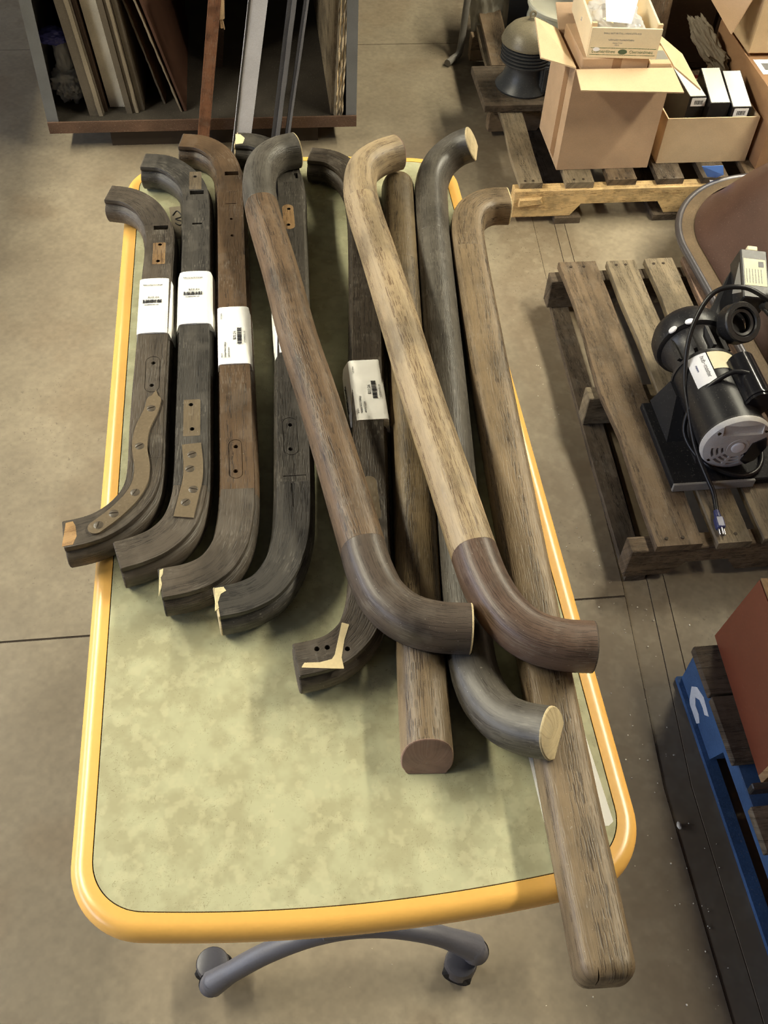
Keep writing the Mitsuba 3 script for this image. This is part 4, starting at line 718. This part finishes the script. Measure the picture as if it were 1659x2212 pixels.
P('shade_carton', box(1.30, 1.70, 1.12, 1.62, .404, .84, .004), 'card', smooth=False, label='lower of two unseen cartons added on the upturned tub to shade the floor', category='box')  # both cartons are added out of view to shade the floor
P('shade_carton', box(1.31, 1.69, 1.14, 1.60, .8405, 1.26, .004), 'card', smooth=False, label='upper of two unseen cartons added on the upturned tub to shade the floor', category='box')
P('steel_bar', box(.722, 1.3, .636, .668 - .02, .1395, .165, .002), 'dark_grey', mat='m_satin', grime=.5, smooth=False, label='dark grey steel bar on the blue pallet below the drawer', category='bar')

shf = thing('shade_shelving', 'unseen steel shelving added left of the aisle to shade the floor near the sheet rack', 'shelf')  # unseen, put here so its edge shades the far left floor
for z in (.12, .72, 1.30): P('shelf_board', box(-2.3, -1.52, 2.15, 5.0, z, z + .03), 'rack_tray', shf, smooth=False)
for x in (-2.3, -1.56):
    for y in (2.15, 3.55, 4.96): P('post', box(x, x + .04, y, y + .04, 0, 1.36), 'rack_grey', shf, mat='m_satin', smooth=False)
for i, (y, h) in enumerate(((2.3, .40), (2.95, .48), (3.7, .42), (4.3, .5))):
    P('carton', box(-2.2, -1.6, y, y + .55, .75, .75 + h, .004), 'card', smooth=False, label='unseen added tan carton on the middle shelf left of the aisle, ' + ['nearest', 'second', 'third', 'farthest'][i] + ' from the camera', category='box', group='added cartons on the shelving')  # made-up load on the unseen shelving
P('cabinet', box(.95, 1.62, -.28, .64, .1395, .56, .004), 'red_brown', mat='m_satin', smooth=False, label='unseen brown cabinet added to shade the floor, on the near end of the blue pallet', category='cabinet')  # unseen bulk, sized for the shade it casts beside the table

# ---------------------------------------------------------------- sheet rack
rk = thing('sheet_rack', 'grey steel cart with rusty front lip holding upright boards', 'cart')
RX0, RX1, RY = -.712, .258, 3.00
P('front_lip', box(RX0, RX1, RY, RY + .006, .062, .100, .001), 'rack_lip', rk, grime=.9, smooth=False, label='rusty brown front lip')
P('tray', box(RX0, RX1, RY + .006, 4.15, .082, .090), 'rack_tray', rk, grime=.7, smooth=False)
for x, s in ((RX0, 1), (RX1, -1)):
    for y in (RY + .006, 4.12):
        P('post', m3.Manifold.batch_boolean([box(min(x, x + s * .034), max(x, x + s * .034), y, y + .004, .09, 1.35), box(min(x, x + s * .004), max(x, x + s * .004), y, y + .034, .09, 1.35)], m3.OpType.Add), 'rack_grey', rk, mat='m_satin', grime=.4, smooth=False)
    P('side_sheet', box(min(x + s * .004, x + s * .007), max(x + s * .004, x + s * .007), RY + .04, 4.12, .09, 1.0), 'rack_grey', rk, grime=.4, smooth=False)
P('back_sheet', box(RX0, RX1, 4.15, 4.155, .06, 1.35), 'bin_dark', rk, grime=.4, smooth=False)
for y in (RY + .12, 4.02): P('shade_skid', box(-.53, .135, y - .09, y + .03, 0, .082), 'dirt_dark', rk, smooth=False)  # added dark blocks, set where a shadow patch lies under the cart
def sheet(label, cat_, x0, x1, y, z, lean, depth, h, col, name, edge=None, jag=0, seed=0, mat='m_matte', w=None, parent=None, group=None):
    """A board on edge: its narrow edge faces the table, leaning sideways by lean metres per metre."""
    k = thing(name, label, cat_, group) if parent is None else parent
    zs = np.linspace(0, h, 26 if jag else 2); r = np.random.default_rng(seed); R = []
    for zz in zs:
        j = r.uniform(-jag, jag, 2) if jag else (0, 0); dy = abs(r.normal(0, jag * 1.2)) if jag else 0
        R.append([(x0 + lean * zz + j[0], y + dy, z + zz), (x1 + lean * zz + j[1], y + dy * .6, z + zz), (x1 + lean * zz, y + depth, z + zz), (x0 + lean * zz, y + depth, z + zz)])
    m = rings_mesh(R)
    if w: obj('board', m, 'm_rough_wood', grain(w, (lean, 0, 1), (0, 1, 0)), k, smooth=False)
    else: P('board', m, col, k, mat=mat, grime=.45, smooth=False)
    if edge:
        e0, e1, ec = edge; e_ = []
        for zz in np.linspace(0, h - .004, 30): e_.append([(x0 + lean * zz + (x1 - x0) * e0 + r.uniform(-.0012, .0012), y - .0035, z + zz), (x0 + lean * zz + (x1 - x0) * e1 + r.uniform(-.0012, .0012), y - .0035, z + zz), (x0 + lean * zz + (x1 - x0) * e1, y + .001, z + zz), (x0 + lean * zz + (x1 - x0) * e0, y + .001, z + zz)])
        P('bare_edge', rings_mesh(e_), ec, k, grime=.5, smooth=False, label='pale raw edge')
    return k
TZ = .0905; G = 'boards standing in the cart'
sheet('brown board with pale edge strip, leftmost upright in the steel cart', 'board', -.587, -.543, 3.052, TZ, -.105, .95, 1.15, 'panel_brown', 'upright_board', (.66, .95, 'panel_edge'), group=G)
sheet('thin dark brown board right of the leftmost board in the cart', 'board', -.5425, -.533, 3.075, TZ, -.1, .9, 1.1, 'dark_brown', 'upright_board', group=G)
sheet('whitish board standing third in the steel cart', 'board', -.527, -.478, 3.104, TZ, -.100, .85, 1.2, 'panel_white', 'upright_board', group=G)
sheet('brown board just right of the whitish board', 'board', -.472, -.4545, 3.060, TZ, -.097, .9, 1.0, 'panel_brown', 'upright_board', group=G)
sheet('brown board with pale ragged edge, second right of the whitish board', 'board', -.453, -.434, 3.067, TZ, -.096, .9, 1.1, 'panel_brown', 'upright_board', (.45, .95, 'panel_edge'), group=G)
sheet('olive brown board, third right of the whitish board', 'board', -.4325, -.417, 3.078, TZ, -.095, .9, 1.05, 'panel_brown', 'upright_board', group=G)
sheet('bent hardboard sheet with frayed edge left of the red panel', 'sheet', -.358, -.351, 3.12, TZ, -.245, .7, .385, 'hardboard', 'hardboard_sheet', (.1, .9, 'panel_brown'), jag=.002, seed=4)
sheet('thin hardboard sheet against the red panel', 'sheet', -.304, -.297, 3.068, TZ, -.275, .8, .40, 'hardboard', 'hardboard_sheet', (.1, .9, 'panel_edge'), jag=.0015, seed=5)
sheet('dark red brown panel leaning in the middle of the cart', 'board', -.292, -.284, 3.069, TZ, -.262, .62, .42, 'panel_red', 'red_board')
sheet('dark brown board deep in the cart behind the wood strip', 'board', -.19, -.165, 3.35, TZ, .12, .6, .9, 'dark_brown', 'deep_board')
s6 = sheet('narrow red brown wood strip leaning on the front of the cart', 'strip', -.262, -.226, 2.955, .0, .175, .03, 1.3, 'strip_red', 'wood_strip', w='strip_wood')
sheet('pale grey painted plank leaning on the front of the cart', 'plank', -.151, -.096, 2.94, .0, .178, .024, 1.4, 'plank_grey', 'grey_plank', (.0, .12, 'dark_grey'))
sheet('dark slate strip with wavy edge right of the grey plank', 'strip', -.028, -.002, 2.95, .0, .158, .016, 1.2, 'slate', 'slate_strip', (.45, .95, 'slate_edge'), jag=.0015, seed=7, group='dark strips leaning on the cart')
sheet('thinner dark slate strip, right one of the pair', 'strip', .014, .029, 2.952, .0, .168, .016, 1.15, 'slate', 'slate_strip', (.5, .95, 'slate_edge'), jag=.0012, seed=8, group='dark strips leaning on the cart')
py = sheet('plywood sheet with splintered pale edge at the right end of the cart', 'sheet', .176, .190, 3.030, TZ, .044, .95, .75, 'ply_face', 'plywood_sheet', jag=.001, seed=9, w='pallet_grey')
r = np.random.default_rng(31)
for i in range(6):
    e_ = [[(.186 + .0048 * i + .044 * zz + r.normal(0, .0007), 3.018 + r.normal(0, .003), TZ + zz), (.1915 + .0048 * i + .044 * zz + r.normal(0, .0007), 3.018 + r.normal(0, .003), TZ + zz), (.192 + .0048 * i + .044 * zz, 3.06, TZ + zz), (.186 + .0048 * i + .044 * zz, 3.06, TZ + zz)] for zz in np.linspace(0, .74, 40)]
    P('splintered_ply', rings_mesh(e_), 'ply_edge' if i % 2 else 'panel_edge', py, grime=.6, smooth=False)
rp = thing('rope_end', 'frayed tan rope end hanging beside the wood strip', 'rope')
P('rope', tube([(-.150, 2.985, .70), (-.148, 2.985, .56), (-.146, 2.982, .48), (-.149, 2.980, .425)], .013, 12), 'rope', rp, grime=.9, smooth=50)
for i in range(14): 
    a, q = r.uniform(0, 6.28), r.uniform(.004, .016)
    P('strand', tube([(-.149, 2.98, .432), (-.149 + q * .6 * math.cos(a), 2.98 + q * math.sin(a) * .6, .418), (-.149 + q * math.cos(a), 2.98 + q * math.sin(a), .402 - r.uniform(0, .012))], .0016, 5), 'rope', rp, grime=.6)
P('bracket', box(-.1502, -.1470, 2.984, 3.60, .70, .704), 'dark_grey', rk, smooth=False)
pgb = thing('plastic_bag', 'crumpled clear plastic bag with blue top at the left end of the cart', 'bag')
obj('bag', cat(blob((-.645, 3.16, .150), (.052, .06, .062), 41, .4, 3.2, 4), blob((-.650, 3.155, .235), (.026, .03, .065), 43, .3, 3.0, 3)), 'm_film', flat('paper'), pgb, smooth=60)
P('bag_top', blob((-.665, 3.150, .300), (.050, .03, .026), 45, .3, 3.0, 4), 'bag_blue', pgb, mat='m_satin', grime=.2, smooth=60, label='blue gathered bag top')
P('contents', blob((-.645, 3.165, .135), (.040, .05, .042), 47, .4, 4.0, 4), 'box_black', pgb, mat='m_gloss', grime=.3, smooth=30)

# ---------------------------------------------------------------- crumbs on the floor
r = np.random.default_rng(5); cm = []
for i in range(260):
    if i < 190: y = r.uniform(.1, 2.2); x = .64 + .05 * (y - 1.2) + r.normal(0, .035) + (r.random() < .35) * r.uniform(.0, .12)
    elif i < 235: x, y = r.uniform(-.1, .75), r.uniform(.25, 1.25)
    else: x, y = r.uniform(-1.2, 1.5), r.uniform(.2, 3.9)
    if (x > .655 and 1.15 < y < 2.2) or (x > .70 and y < .97) or (x > .66 and 2.5 < y < 3.6) or (-.74 < x < .28 and y > 2.88): continue
    s = r.uniform(.0007, .0018) * (1.6 if r.random() < .08 else 1)
    m = trimesh.creation.icosphere(0); m.vertices = m.vertices * s * r.uniform(.5, 1.3, 3) + [x, y, s * .5]; cm.append(m)
P('floor_crumbs', cat(*cm), 'crumb', grime=.5, smooth=False, label='scattered pale crumbs and chips on the concrete', category='debris', kind='stuff')
P('pebble', blob((.635, .644, .004), (.0042, .0075, .004), 3, .3, 2.0, 2), 'crumb', grime=.2, smooth=50, label='single white pebble on the floor right of the table', category='pebble')
